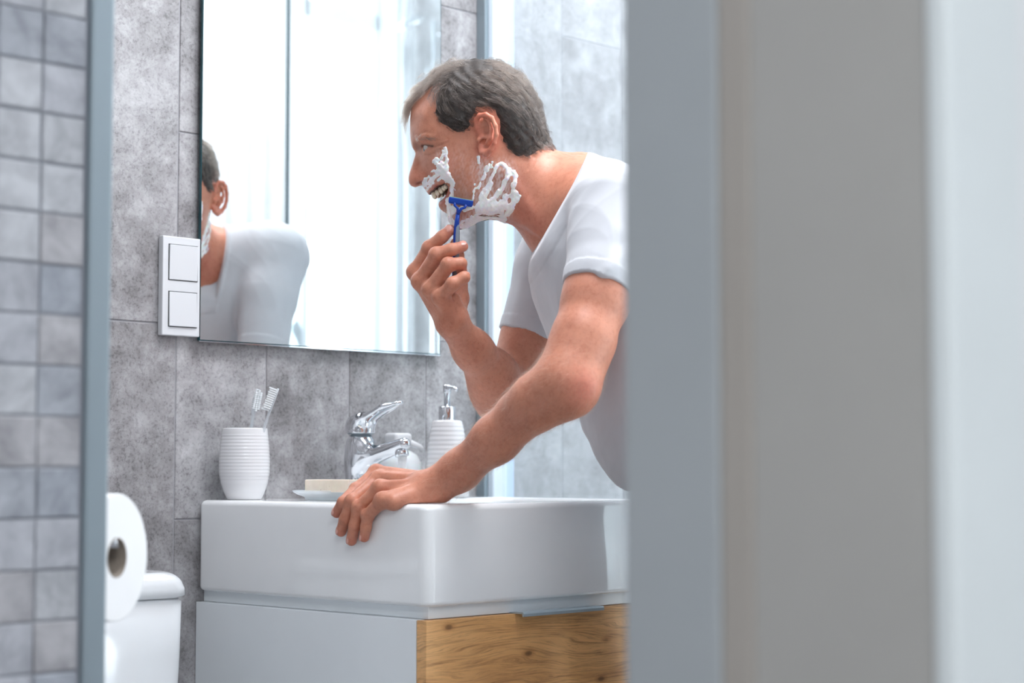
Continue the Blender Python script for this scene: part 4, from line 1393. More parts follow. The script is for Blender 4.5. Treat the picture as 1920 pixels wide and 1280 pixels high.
CHE = A(1118, 452, 2.80)
def trunk(p):
    d = rc(p, A(1085, 385, 2.80), A(1150, 388, 2.66), .062, .050)
    d = smin(d, rc(p, A(1085, 385, 2.80), A(1075, 415, 2.95), .062, .050), .03)
    d = smin(d, rc(p, A(1095, 420, 2.80), A(1200, 620, 2.76), .085, .090), .04)
    return d

def boxed(f_, lo, hi, m):
    lo = np.array(lo, np.float32) - m; hi = np.array(hi, np.float32) + m
    def g(p):
        ex = np.maximum(np.maximum(lo - p, p - hi), 0)
        dd = np.sqrt((ex * ex).sum(1))
        ins = dd <= 0
        out = dd + m
        if ins.any(): out[ins] = f_(p[ins])
        return out
    return g
def bounds(P_, r):
    P_ = np.array(P_); return P_.min(0) - r, P_.max(0) + r
hb = [CAM + RIGHT * (x / 1000) + FWD * (D0 + y) + UP * z / 1000 for x in (-165, 200) for y in (-.11, .11) for z in (230, 660)]
head_b = boxed(head, *bounds(hb, 0.0), .03)
al_b = boxed(arm_left, *bounds([LSH, LEL, LW] + [q for f_ in LF for q in f_] + LTH, .055), .03)
ar_b = boxed(arm_right, *bounds([RSH, REL, RW] + [q for f_ in RF for q in f_] + RTH, .055), .03)
tr_b = boxed(trunk, *bounds([A(1085, 385, 2.8), A(1150, 388, 2.64), A(1075, 415, 2.97), A(1200, 620, 2.76)], .10), .03)
def body(p):
    d = head_b(p)
    d = smin(d, tr_b(p), .03)
    d = smin(d, al_b(p), .02)
    return smin(d, ar_b(p), .02)
allp = hb + [LSH, LEL, LW, RSH, REL, RW] + [q for f_ in LF + RF for q in f_] + [A(1200, 620, 2.7), A(1200, 620, 2.85)]
blo, bhi = bounds(allp, .06)
import time as _t
_t0 = _t.time()
P, Q = mesh_sdf(body, blo, bhi, HRES)
# drop far detached bits, keep the one body
MAN_O = A(1335, 640, 2.72); MAN_O[2] = 0
man = thing('person', 'man in white t-shirt leaning on the basin, foam on his cheek, shaving', 'person', MAN_O)

# ---- skin colour
x, z, y = pcoord(P.astype(np.float32))
def zone(line, w_, wid, pts2=None):
    pl = [pf(a, b, w_) for a, b in line]
    return np.exp(-(seg_dist(np.c_[x, z], pl) / wid) ** 2) if headm is None else np.where(headm, np.exp(-(seg_dist(np.c_[x, z], pl) / wid) ** 2), 0)
headm = (x < 60) & (z > 330) & (np.abs(y) < 100)
lin = lambda r, g, b: np.array(srgb(r, g, b)[:3])
base = lin(*SKIN)
col = np.tile(base, (len(P), 1))
def blend(c, m):
    global col
    col = col * (1 - m[:, None]) + np.array(c) * m[:, None]
blend(lin(214, 138, 116), 0.5 * zone([(770, 335), (785, 330)], 10, 10))
blend(lin(206, 128, 108), 0.45 * zone([(820, 320), (835, 310)], 50, 16))
blend(lin(214, 122, 100), 0.55 * zone(HEL, 80, 7))
blend(lin(206, 130, 108), 0.5 * zone([(900, 280), (925, 250)], 80, 10))
blend(lin(176, 88, 78), 0.85 * zone([(805, 361), (811, 357), (818, 350), (828, 343.5), (836, 341.5)], 24, 2.6) * (np.abs(y) < 34))
blend(lin(178, 92, 82), 0.85 * zone([(827, 379), (832, 376), (837, 368), (841.5, 357)], 22, 3.2) * (np.abs(y) < 34))
ms = mouth_sd(x, z)
blend(lin(70, 24, 22), np.where((x > mc0[0]) & (x < mc1[0]) & (z > mc0[1]) & (z < mc1[1]) & (ms < 0.6) & (np.abs(y) < 33), 1.0, 0.0))
blend(lin(150, 112, 96), 0.35 * zone([(850, 380), (880, 385), (915, 375), (930, 340)], 50, 18))                   # shaved beard area
blend(lin(186, 104, 90), 0.35 * zone([(960, 350), (985, 400), (1005, 420)], 55, 22))
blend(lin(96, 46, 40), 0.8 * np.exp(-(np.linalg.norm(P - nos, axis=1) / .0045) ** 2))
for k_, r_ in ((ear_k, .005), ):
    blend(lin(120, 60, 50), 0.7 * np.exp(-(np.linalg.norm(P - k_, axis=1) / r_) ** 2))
blend(lin(70, 42, 34), .9 * zone([(790, 271), (796, 271.5), (803, 273.5), (812, 276)], 40, 1.5))  # lash line, with shade of the lid crease painted in
blend(lin(130, 84, 68), .5 * zone([(778, 270), (784, 276), (789, 280)], 16, 4))
# thin whitish film of foam left on the cheek, lip and jaw
film = np.zeros(len(P))
for line_, w_, wid_, am_ in (([(800, 345), (815, 335), (832, 324)], 30, 7, .75), ([(845, 392), (850, 412), (860, 424)], 24, 9, .8), ([(905, 320), (915, 350), (905, 385)], 60, 16, .65), ([(945, 320), (945, 350), (935, 385)], 60, 14, .75),
                             ([(868, 420), (890, 408), (915, 398), (945, 400)], 36, 10, .8), ([(862, 300), (866, 330), (870, 360)], 62, 16, .16), ([(828, 290), (832, 312)], 55, 8, .5)):
    film = np.maximum(film, am_ * zone(line_, w_, wid_))
q_ = P * 1.0
st = (np.sin(x * .55 + z * .18 + 2.2 * np.sin(z * .13 + x * .05)) + np.sin(x * 1.3 + 1.6 * np.sin(z * .33)) + np.sin(z * .7 - x * .9 + np.sin(x * .4) * 2)) / 3
film = film * np.clip(.55 + .9 * st, .12, 1)
blend(lin(232, 226, 226), film)
# fingertips and elbow redder
for f_ in LF + RF:
    blend(lin(214, 124, 108), 0.55 * np.exp(-(np.linalg.norm(P - f_[3], axis=1) / .010) ** 2))
    blend(lin(176, 104, 86), 0.30 * np.exp(-(np.linalg.norm(P - f_[1], axis=1) / .008) ** 2))
blend(lin(214, 118, 100), 0.6 * np.exp(-(np.linalg.norm(P - AL(1092, 727, 2.47), axis=1) / .022) ** 2))

sk = Mat('skin')
atn = sk.n('ShaderNodeAttribute', attribute_name='Col')
v = sk.pos()
n1 = sk.noise(v, 28, 5, 0.6)
n2 = sk.noise(v, 150, 4, 0.65)
c = sk.mix(atn.outputs['Color'], sk.ramp(n1, [(0.32, (0.86, 0.80, 0.78)), (0.5, (1, 1, 1)), (0.7, (1.06, 1.04, 1.02))]), 0.9, 'MULTIPLY')
c = sk.mix(c, sk.ramp(n2, [(0.30, (0.86, 0.74, 0.68)), (0.5, (1, 1, 1)), (0.72, (1.05, 1.05, 1.04))]), 0.8, 'MULTIPLY')
frk = sk.noise(v, 420, 2, 0.5)
c = sk.mix(c, sk.ramp(frk, [(0.26, (0.70, 0.55, 0.46)), (0.34, (1, 1, 1))]), 0.6, 'MULTIPLY')
sk.l(c, sk.b.inputs['Base Color'])
sk.b.inputs['Roughness'].default_value = 0.46
sk.b.inputs['Specular IOR Level'].default_value = 0.42
sk.b.inputs['Subsurface Weight'].default_value = 0.18
sk.b.inputs['Subsurface Scale'].default_value = 0.006
sk.b.inputs['Subsurface Radius'].default_value = (1.0, 0.35, 0.18)
vo = sk.n('ShaderNodeTexVoronoi', feature='DISTANCE_TO_EDGE'); vo.inputs['Scale'].default_value = 420
sk.l(v, vo.inputs['Vector'])
hh = sk.mix(n2, vo.outputs['Distance'], 0.5)
sk.bump(hh, 0.32, 0.0006)
M['skin'] = sk.m
sb = np_mesh('body', P, Q, M['skin'], man, MAN_O, col=col)
print('body', len(P), _t.time() - _t0)
NHAIR = 15000
# ---- teeth, eyes, nails
def blob(name, c, axes, r, mat, sub=3, pw=1.0):
    bm = bmesh.new()
    bmesh.ops.create_icosphere(bm, subdivisions=sub, radius=1)
    R_ = np.array(axes)
    for v_ in bm.verts:
        q = np.array(v_.co)
        if pw != 1.0: q = np.sign(q) * np.abs(q) ** pw
        v_.co = Vector((q * np.array(r)) @ R_ + np.asarray(c) - MAN_O)
    return bmesh_obj(name, bm, mat, man, smooth=True)
M['tooth'] = plain('ivory_tooth_enamel', srgb(244, 230, 204), 0.22, sss=0.2)
M['gum'] = plain('pink_gum', srgb(168, 84, 80), 0.35)
dn = -UP * 0.90 + RIGHT * 0.34; dn /= np.linalg.norm(dn)
arc = [((813.5, 364.5), 4), ((820, 361.0), 11.5), ((826.5, 356.5), 17.5), ((832.0, 352.3), 22), ((836.3, 349.3), 25)]
for sgn in (1, -1):
    for k, ((X_, Y_), w_) in enumerate(arc):
        c0 = at(X_, Y_, DA - w_ / 1000)
        t0 = at(*arc[min(k + 1, 4)][0], DA - arc[min(k + 1, 4)][1] / 1000) - at(*arc[max(k - 1, 0)][0], DA - arc[max(k - 1, 0)][1] / 1000)
        t0 /= np.linalg.norm(t0); nn = np.cross(t0, dn); nn /= np.linalg.norm(nn); d2_ = np.cross(nn, t0)
        hl = (.0062, .0052, .0056, .0046, .0042)[k]
        cc = c0 if sgn == 1 else mirror_pt(c0)
        ax_ = [t0, nn, d2_] if sgn == 1 else [a_ - 2 * (a_ @ FWD) * FWD for a_ in (t0, nn, d2_)]
        blob('tooth', cc, ax_, (.0042 - .0003 * k, .0030, hl), M['tooth'], 3, 0.82)
M['eye'] = plain('eye_white', srgb(196, 186, 178), 0.1)
M['iris'] = plain('grey_blue_iris', srgb(92, 104, 112), 0.1)
for sgn in (1, -1):
    ec = EYE_C if sgn == 1 else mirror_pt(EYE_C)
    g_ = -RIGHT * .97 - UP * .2
    g_ /= np.linalg.norm(g_)
    blob('eye', ec, [RIGHT, FWD, UP], (.0119,) * 3, M['eye'], 4)
    blob('iris', ec + g_ * .0098, [g_, np.cross(g_, UP), UP], (.0024, .0056, .0056), M['iris'], 3)
M['nail'] = plain('fingernail', srgb(222, 164, 150), 0.25, coat=0.2)
def nail(f_, r_, n_, s=1.0):
    a_ = f_[3] - f_[2]; a_ /= np.linalg.norm(a_)
    n_ = n_ - a_ * (n_ @ a_); n_ /= np.linalg.norm(n_)
    b_ = np.cross(a_, n_)
    blob('fingernail', f_[3] + n_ * (r_ * 0.80) - a_ * 0.0005, [a_, b_, n_], (.0060 * s, r_ * 0.74, .0019), M['nail'], 3, 0.85)
for f_, r_ in zip(LF, LR): nail(f_, r_[3], -RIGHT * .9 - FWD * .38 + UP * .25, 0.95)
nail(RF[0], RR_[0][3], -FWD * .9 - RIGHT * .3 + UP * .35)
nail(RF[1], RR_[1][3], -FWD * .72 + UP * .7)
nail(RF[2], RR_[2][3], RIGHT * .8 - FWD * .5)
nail(RF[3], RR_[3][3], RIGHT * .9 - FWD * .3)

# ---- t-shirt
SLH = AL(1119, 549, 2.558); SRH = A(989, 631, 2.962)
sl_ax = (SLH - A(1150, 392, 2.62)); sl_ax /= np.linalg.norm(sl_ax)
sl_ax = sl_ax * 0.93 - RIGHT * 0.10; sl_ax /= np.linalg.norm(sl_ax)
sr_ax = (SRH - RSH); sr_ax /= np.linalg.norm(sr_ax)
nb_, nf_, nside = at(1092, 302, 2.80), at(1008, 456, 2.80), at(1058, 372, 2.715)
nn_ = np.cross(nf_ - nb_, nside - nb_); nn_ /= np.linalg.norm(nn_)
if nn_ @ RIGHT < 0: nn_ = -nn_
rngf = np.random.RandomState(11)
FK = []
for _ in range(9):
    dr = RIGHT * rngf.uniform(.5, 1) * rngf.choice([-1, 1]) + UP * rngf.uniform(-.55, .55) + FWD * rngf.uniform(-.7, .7)
    FK.append((dr / np.linalg.norm(dr) * 2 * math.pi / rngf.uniform(.055, .16), rngf.uniform(0, 6.28), rngf.uniform(.4, 1.0)))
def folds(p):
    s = np.zeros(len(p), np.float32)
    wv = np.sin(p @ np.array([9, 14, 11], np.float32)) * 1.1 + np.sin(p @ np.array([-17, 8, 21], np.float32)) * 0.6
    for k_, ph_, am in FK:
        s += am * (1 - 1.5 * np.abs(np.sin(p @ (k_ / 2).astype(np.float32) + ph_ + wv)) ** 0.75)
    return s / 9
FOLD = [([(1075, 548, 2.535), (1108, 500, 2.535), (1160, 440, 2.55)], .0042, .010), ([(1100, 545, 2.515), (1140, 505, 2.515), (1175, 470, 2.54)], .003, .008),
        ([(1088, 330, 2.70), (1072, 400, 2.665), (1070, 470, 2.67)], .003, .009), ([(1135, 305, 2.66), (1105, 350, 2.63), (1090, 410, 2.60)], .0035, .010),
        ([(1012, 470, 2.80), (1022, 540, 2.80), (1040, 640, 2.79)], .002, .014), ([(1045, 440, 2.72), (1052, 520, 2.71), (1060, 600, 2.72)], .0035, .011),
        ([(1120, 298, 2.72), (1150, 318, 2.66), (1185, 330, 2.62)], .003, .009), ([(1010, 500, 2.93), (998, 560, 2.93), (1010, 620, 2.93)], .0035, .009),
        ([(985, 520, 2.93), (975, 570, 2.93), (965, 615, 2.93)], .0025, .008), ([(1105, 800, 2.70), (1120, 700, 2.70), (1150, 650, 2.70)], .004, .014)]
FOLD = [([at(*q) for q in l], a_ * 1.5, w_) for l, a_, w_ in FOLD]
def shirt(p):
    lat_ = np.maximum((p - CAM3) @ FW3 - D0, 0)
    pm_ = p - lat_[:, None] * (2 * FW3)
    hd_ = boxed_relief(p) - .0035
    T = smin(rc(p, A(1125, 470, 2.70), A(1335, 830, 2.61), .092, .103), rc(p, A(1112, 480, 2.89), A(1335, 830, 2.76), .092, .103), .07)
    T = smin(T, rc(p, A(1122, 520, 2.79), A(1240, 800, 2.69), .098, .102), .06)
    T = smin(T, rc(p, A(1100, 398, 2.80), A(1150, 388, 2.655), .066, .060), .04)
    T = smin(T, rc(p, A(1100, 400, 2.80), A(1066, 410, 2.955), .066, .064), .04)
    T = smin(T, rc(p, A(1075, 360, 2.80), A(1130, 372, 2.68), .054, .050), .03)
    pl_ = (pm_ - nb_.astype(np.float32)) @ nn_.astype(np.float32) + np.maximum(0, lat_ - .075) * 2.5
    T = smin(T, np.maximum(hd_, -pl_), .02)
    T = T - .0016 * np.clip(1 - np.abs(pl_ - .009) / .0085, 0, 1) ** .3
    s1 = smin(rc(p, A(1150, 390, 2.62), A(1128, 520, 2.566), .062, .0495), rc(p, A(1128, 520, 2.566), SLH + sl_ax * .02, .0495, .0465), .01)
    hem1 = (p - SLH.astype(np.float32)) @ sl_ax.astype(np.float32)
    s1 = np.maximum(s1 - .0012 * ((hem1 > -.020) & (hem1 < .01)), hem1)
    s2 = chain(p, [A(1066, 415, 2.975), A(1030, 500, 2.965), SRH + sr_ax * .02], [.066, .0515, .0450], .02)
    hem2 = (p - SRH.astype(np.float32)) @ sr_ax.astype(np.float32)
    s2 = np.maximum(s2 - .0012 * ((hem2 > -.020) & (hem2 < .01)), hem2)
    d = smin(T, s2, .014)
    d = smin(d, s1, .012)
    d = d - .0085 * folds(p)
    for l, a_, w_ in FOLD:
        dd = chain(p, l, [0.0] * len(l), .001)
        d = d - a_ * np.exp(-(dd / w_) ** 2)
    d = smax(d, -pl_ + .0, .0015)
    # sleeve openings
    d = np.maximum(d, -np.maximum(rc(p, SLH - sl_ax * .05, SLH + sl_ax * .03, .045, .0440), np.maximum(-(hem1 + .035), hem1 - .006)))
    d = np.maximum(d, -np.maximum(rc(p, SRH - sr_ax * .05, SRH + sr_ax * .03, .042, .0415), np.maximum(-(hem2 + .035), hem2 - .006)))
    return np.maximum(d, (at(1290, 880, 2.7)[2] - .03) - p[:, 2])
def boxed_relief(p):
    o_ = np.full(len(p), .08, np.float32)
    b_ = (np.linalg.norm(p - A(1060, 360, 2.8).astype(np.float32), axis=1) < .17)
    if b_.any(): o_[b_] = relief(p[b_])
    return o_
sp_ = [A(1325, 830, 2.63), A(1325, 830, 2.80), A(1240, 800, 2.71), A(1070, 412, 2.97), A(1150, 388, 2.60), SRH, SLH, A(1092, 300, 2.8)]
lo_, hi_ = bounds(sp_, .12)
P, Q = mesh_sdf(shirt, lo_, hi_, 0.0026)
cl = Mat('white_cotton_jersey')
v = cl.pos()
cl.l(cl.ramp(cl.noise(v, 12, 3), [(0.3, srgb(197, 199, 204)[:3]), (0.7, srgb(206, 208, 213)[:3])]), cl.b.inputs['Base Color'])
cl.b.inputs['Roughness'].default_value = 0.95
cl.b.inputs['Specular IOR Level'].default_value = 0.15
cl.b.inputs['Sheen Weight'].default_value = 0.25
cl.bump(cl.noise(v, 700, 3), 0.12, 0.0004)
M['cotton'] = cl.m
np_mesh('t_shirt', P, Q, M['cotton'], man, MAN_O)
print('shirt', len(P), _t.time() - _t0)

# ---- trousers and slippers (behind the door frame from here)
HIPL, HIPR = A(1345, 868, 2.60), A(1345, 868, 2.745)
def gnd(X_, d_, z_):
    q = at(X_, 640, d_); q[2] = z_; return q
KL, KR = gnd(1335, 2.60, .50), gnd(1335, 2.80, .50)
ANKL, ANKR = gnd(1370, 2.60, .10), gnd(1355, 2.82, .10)
def trousers(p):
    d = rc(p, HIPL, HIPR, .108, .108)
    for h_, k_, a_ in ((HIPL, KL, ANKL), (HIPR, KR, ANKR)):
        d = smin(d, chain(p, [h_, k_, a_], [.098, .072, .060], .03), .03)
    d = d - .003 * folds(p)
    return np.maximum(np.maximum(d, .075 - p[:, 2]), p[:, 2] - .90)
lo_, hi_ = bounds([HIPL, HIPR, ANKL, ANKR], .13)
P, Q = mesh_sdf(trousers, lo_, hi_, 0.006)
np_mesh('trousers', P, Q, plain('grey_trousers_cloth', srgb(176, 180, 186), 0.9), man, MAN_O)
def slipper(a_):
    toe = a_ - RIGHT * .17; toe[2] = .028
    heel = a_ + RIGHT * .035; heel[2] = .03
    mid = a_ - RIGHT * .06; mid[2] = .05
    def f_(p):
        d = rc(p, heel, toe, .034, .032)
        d = smin(d, rc(p, a_ - UP * .03, mid, .040, .034), .03)
        return np.maximum(d, .001 - p[:, 2])
    return f_
for a_ in (ANKL, ANKR):
    lo_, hi_ = bounds([a_, a_ - RIGHT * .18], .07)
    P, Q = mesh_sdf(slipper(a_), lo_, hi_, 0.005)
    np_mesh('slipper', P, Q, plain('grey_felt_slipper', srgb(120, 120, 124), 0.95), man, MAN_O)

def nz(p, k_):
    x_, y_, z_ = (p * k_).T
    return (np.sin(x_ * 1.0 + 1.7 * np.sin(y_ * .8 + z_ * .6)) + np.sin(y_ * 1.3 - x_ * .7 + 1.4 * np.sin(z_ * 1.1)) + np.sin(z_ * 1.2 + y_ * .5 + 1.3 * np.sin(x_ * .9))) / 3
# ---- hair
HP = [pf(x_, y_, 40) if y_ > 150 and x_ < 1000 else pf(x_, y_, 20) for x_, y_ in
      [(766, 200), (776, 186), (790, 176), (806, 166), (824, 158), (822, 172), (817, 192), (814, 214), (820, 232), (836, 246), (858, 257), (874, 256), (884, 244), (889, 226), (897, 214), (912, 209), (927, 216), (935, 235), (936, 255), (941, 272), (952, 288), (968, 298), (985, 301), (1003, 295), (1018, 284), (1034, 272), (1070, 230), (1050, 120), (950, 60), (820, 80), (740, 160)]]
hsd = seg_dist(GG, HP, True); hsd = np.where(inside(GG, HP), hsd, -hsd).reshape(GNX, GNZ, 1).astype(np.float32)
def hair_mask(p):
    x_, z_, y_ = pcoord(p)
    return grid_at(x_, z_, hsd)[:, 0]
def hair_cap(p):
    m_ = hair_mask(p)
    t_ = np.clip(m_ * .36 - .7, -2, 5.0)
    x_, z_, y_ = pcoord(p)
    wob = .7 * np.sin(x_ * .31 + z_ * .22 + 2 * np.sin(z_ * .09)) + .5 * np.sin(x_ * .17 - z_ * .4 + y_ * .3)
    return np.maximum(relief(p) - (t_ + wob * np.clip(m_ * .2, 0, 1)) / 1000, -(m_ + 4) / 1000)
lo_, hi_ = bounds([CAM + RIGHT * (x_ / 1000) + FWD * (D0 + y_) + UP * z_ / 1000 for x_ in (-165, 80) for y_ in (-.09, .09) for z_ in (440, 640)], 0.0)
P, Q = mesh_sdf(hair_cap, lo_, hi_, 0.0026)
hm = Mat('brown_grey_hair')
v = hm.pos()
hm.l(hm.ramp(hm.noise(v, 260, 4, 0.7), [(0.3, srgb(30, 25, 23)[:3]), (0.7, srgb(58, 50, 45)[:3])]), hm.b.inputs['Base Color'])
hm.b.inputs['Roughness'].default_value = 0.55
hair = np_mesh('hair', P, Q, hm.m, man, MAN_O)

FLOW = [(772, 176, -.90, .44), (790, 160, -.90, .42), (820, 140, -.92, .38), (850, 124, -.95, .3), (880, 116, -.9, .2), (905, 114, .75, .25), (930, 122, .9, .35), (955, 135, .82, .5), (980, 160, .7, .7), (998, 185, .5, .85), (1010, 215, .35, .93), (1016, 245, .45, .9), (1022, 268, .8, .6),
        (830, 155, -.75, .65), (825, 170, -.1, 1), (835, 180, .5, .85), (825, 200, .35, .93), (825, 225, .55, .83), (845, 240, .7, .7), (868, 248, .8, .55), (860, 200, .78, .6), (865, 165, .6, .6), (885, 150, .8, .5), (900, 185, .92, .35), (880, 225, .8, .5), (925, 165, .88, .45), (925, 200, .92, .38),
        (950, 190, .8, .6), (945, 230, .7, .7), (970, 220, .65, .75), (950, 265, .55, .83), (975, 260, .55, .83), (985, 285, .75, .6), (1000, 250, .5, .85)]
fx_ = np.array([pf(a_, b_, 45) for a_, b_, *_ in FLOW]); fd_ = np.array([(c_, -d_) for *_, c_, d_ in FLOW])
def flow(x_, z_):
    d2 = ((x_[:, None] - fx_[:, 0]) ** 2 + (z_[:, None] - fx_[:, 1]) ** 2) + 12
    w_ = d2 ** -1.6
    v_ = (w_ @ fd_) / w_.sum(1)[:, None]
    return v_ / (np.linalg.norm(v_, axis=1)[:, None] + 1e-9)
def strands(name, roots, nst, length, hfun, mat, parent, rad, seed, tone=None, clump=0.0, ncl=600, hold=None, dirs=None, lift=0.0, field=None):
    rg = np.random.RandomState(seed)
    N = len(roots); fld = field or relief
    P_ = np.zeros((nst, N, 3)); P_[0] = roots
    L_ = length(roots, rg)
    jit = rg.normal(0, 1, (N, 3))
    cur = roots.copy(); prev = None
    for k in range(1, nst):
        s = k / (nst - 1)
        if dirs is None:
            x_, z_, y_ = pcoord(cur.astype(np.float32))
            fl_ = flow(x_, z_)
            d_ = fl_[:, :1] * RIGHT + fl_[:, 1:] * UP
        else:
            d_ = dirs.copy()
        v0, g_ = grad(fld, cur)
        g_ /= np.linalg.norm(g_, axis=1)[:, None] + 1e-9
        d_ = d_ - g_ * (d_ * g_).sum(1)[:, None] * 0.9
        d_ = d_ + jit * .16
        d_ /= np.linalg.norm(d_, axis=1)[:, None] + 1e-9
        if prev is not None:
            d_ = d_ * .55 + prev * .45; d_ /= np.linalg.norm(d_, axis=1)[:, None]
        prev = d_
        nx = cur + d_ * (L_ / (nst - 1))[:, None]
        tgt = hfun(s, roots, rg)
        v0, g_ = grad(fld, nx)
        g_ /= np.linalg.norm(g_, axis=1)[:, None] + 1e-9
        wgt = 0.8 if hold is None else hold(s, roots)
        err = np.clip(v0 - tgt, -.02, .01)
        wgt = np.where(err < 0, 1.0, wgt)
        nx = nx - g_ * (err * wgt)[:, None]
        cur = nx; P_[k] = cur
    if clump > 0:
        ci = rg.choice(N, min(ncl, N), replace=False)
        near = np.empty(N, int)
        for i in range(0, N, 4000):
            near[i:i + 4000] = ((roots[i:i + 4000, None] - roots[ci][None]) ** 2).sum(-1).argmin(1)
        for k in range(1, nst):
            s = k / (nst - 1)
            tgt = P_[k, ci[near]] + (rg.normal(0, .0006, (N, 3)))
            P_[k] = P_[k] * (1 - clump * s) + tgt * clump * s
    hc = bpy.data.hair_curves.new(name)
    hc.add_curves([nst] * N)
    pts_ = (P_.transpose(1, 0, 2) - MAN_O).reshape(-1, 3).astype(np.float32)
    hc.attributes['position'].data.foreach_set('vector', pts_.ravel()) if 'position' in hc.attributes else hc.points.foreach_set('position', pts_.ravel())
    ra = hc.attributes.get('radius') or hc.attributes.new('radius', 'FLOAT', 'POINT')
    rr0 = np.tile(np.linspace(1, .35, nst), N) * rad
    ra.data.foreach_set('value', rr0.astype(np.float32))
    ta = hc.attributes.new('tone', 'FLOAT', 'CURVE')
    tv = rg.uniform(0, 1, N) if tone is None else tone(roots, rg)
    ta.data.foreach_set('value', tv.astype(np.float32))
    hc.materials.append(mat)
    o_ = bpy.data.objects.new(name, hc); C.objects.link(o_); o_.parent = parent
    return o_
def hair_mat(name, stops, rough=0.35):
    m_ = Mat(name)
    a_ = m_.n('ShaderNodeAttribute', attribute_name='tone')
    h_ = m_.n('ShaderNodeBsdfHairPrincipled', parametrization='COLOR')
    m_.l(m_.ramp(a_.outputs['Fac'], stops), h_.inputs['Color'])
    h_.inputs['Roughness'].default_value = rough
    h_.inputs['Radial Roughness'].default_value = 0.4
    m_.l(h_.outputs[0], m_.out.inputs[0])
    return m_.m
hair_m = hair_mat('hair_strands', [(0.0, srgb(34, 29, 27)[:3]), (0.40, srgb(66, 55, 48)[:3]), (0.74, srgb(100, 83, 70)[:3]), (1.0, srgb(182, 170, 157)[:3])])
rg0 = np.random.RandomState(2)
mk = hair_mask(P.astype(np.float32))
cand = P[(mk > .4) & (relief(P.astype(np.float32)) > -.0005)]
sel = rg0.randint(0, len(cand), NHAIR)
roots = cand[sel] + rg0.normal(0, .0009, (NHAIR, 3))
v0, g_ = grad(relief, roots)
g_ /= np.linalg.norm(g_, axis=1)[:, None]
roots = roots - g_ * (v0 - .0012)[:, None]
def hlen(r_, rg):
    x_, z_, y_ = pcoord(r_.astype(np.float32))
    m_ = grid_at(x_, z_, hsd)[:, 0]
    L_ = np.interp(z_, [455, 480, 520, 560, 600], [.012, .020, .030, .042, .048])
    L_ = np.where((x_ < -55) & (z_ < 530), .010 + .012 * np.clip((z_ - 490) / 40, 0, 1), L_)
    L_ = L_ * np.clip(.45 + m_ / 14, .45, 1)
    front = np.clip((-95 - x_) / 30, 0, 1) * (z_ > 540)
    return (L_ * (1 - front) + .050 * front) * rg.uniform(.65, 1.15, len(r_))
def hh_(s, r_, rg):
    x_, z_, y_ = pcoord(r_.astype(np.float32))
    m_ = grid_at(x_, z_, hsd)[:, 0]
    vol = np.interp(z_, [450, 500, 560, 600], [.0045, .0060, .0080, .0095]) * np.clip(.35 + m_ / 16, .35, 1)
    vol = vol * (1 + .45 * nz(r_, 240)) * np.where(rg.uniform(0, 1, len(r_)) < .03, 1.9, 1.0)
    return vol * (math.sin(min(1, s * 1.3) * math.pi / 2)) * rg.uniform(.6, 1.15, len(r_))
def hold_(s, r_):
    x_, z_, y_ = pcoord(r_.astype(np.float32))
    fr_ = np.clip((-88 - x_) / 25, 0, 1) * (z_ > 535)
    return .8 - .74 * fr_ * min(1, s * 1.6)
def tone_(r_, rg):
    x_, z_, y_ = pcoord(r_.astype(np.float32))
    b_ = np.interp(z_, [440, 500, 560, 610], [.18, .08, .22, .36]) + np.clip((-105 - x_) / 40, 0, .3)
    return np.clip(b_ + .34 * nz(r_, 300) + rg.normal(0, .12, len(r_)), 0, 1)
strands('hair_strands', roots, 9, hlen, hh_, hair_m, hair, .00016, 5, tone_, clump=.72, ncl=900, hold=hold_)

# eyebrows
brm = hair_mat('brow_hairs', [(0, srgb(90, 74, 64)[:3]), (1, srgb(150, 136, 122)[:3])])
for sgn in (1, -1):
    rt = []
    for _ in range(230):
        t_ = rg0.uniform(0, 1)
        X_ = np.interp(t_, [0, .5, 1], [780, 796, 816]); Y_ = np.interp(t_, [0, .5, 1], [262, 256.5, 260]) + rg0.normal(0, 1.6)
        W_ = np.interp(t_, [0, .5, 1], [28, 46, 56])
        rt.append(at(X_, Y_, DA - W_ / 1000))
    rt = np.array(rt); v0, g_ = grad(relief, rt); g_ /= np.linalg.norm(g_, axis=1)[:, None]; rt = rt - g_ * v0[:, None]
    dr = RIGHT * .9 + UP * .15 + rg0.normal(0, .15, (len(rt), 3))
    if sgn < 0:
        rt = rt + 2 * (D0 - (rt - CAM) @ FWD)[:, None] * FWD
    strands('eyebrow', rt, 5, lambda r_, rg: rg.uniform(.005, .009, len(r_)), lambda s, r_, rg: np.full(len(r_), .0012 * s), brm, man, .00012, 8 + sgn, dirs=dr, hold=lambda s, r_: np.full(len(r_), .5))

# fine hair on both forearms
arm_m = hair_mat('arm_hairs', [(0, srgb(120, 88, 66)[:3]), (1, srgb(186, 150, 120)[:3])])
bm_v = np.empty(len(sb.data.vertices) * 3, np.float32); sb.data.vertices.foreach_get('co', bm_v); bm_v = bm_v.reshape(-1, 3) + MAN_O.astype(np.float32)
for (a_, b_, f_, nm, cnt) in ((LW2, LEL, arm_left, 'arm_hair', 2600), (RW, REL, arm_right, 'arm_hair', 1600)):
    dd = rc(bm_v.astype(np.float32), a_ * .98 + b_ * .02, b_, .03, .05)
    cd = bm_v[dd < .012]
    if len(cd) == 0: continue
    rt = cd[rg0.randint(0, len(cd), cnt)].astype(np.float64)
    ax_ = (a_ - b_) / np.linalg.norm(a_ - b_)
    dr = ax_ * .7 + rg0.normal(0, .28, (cnt, 3)) - UP * .25
    strands(nm, rt, 5, lambda r_, rg: rg.uniform(.007, .016, len(r_)), lambda s, r_, rg: .0045 * s * rg.uniform(.4, 1.4, len(r_)), arm_m, man, .00006, 21, dirs=dr, field=f_, hold=lambda s, r_: np.full(len(r_), .7))
print('hair', _t.time() - _t0)

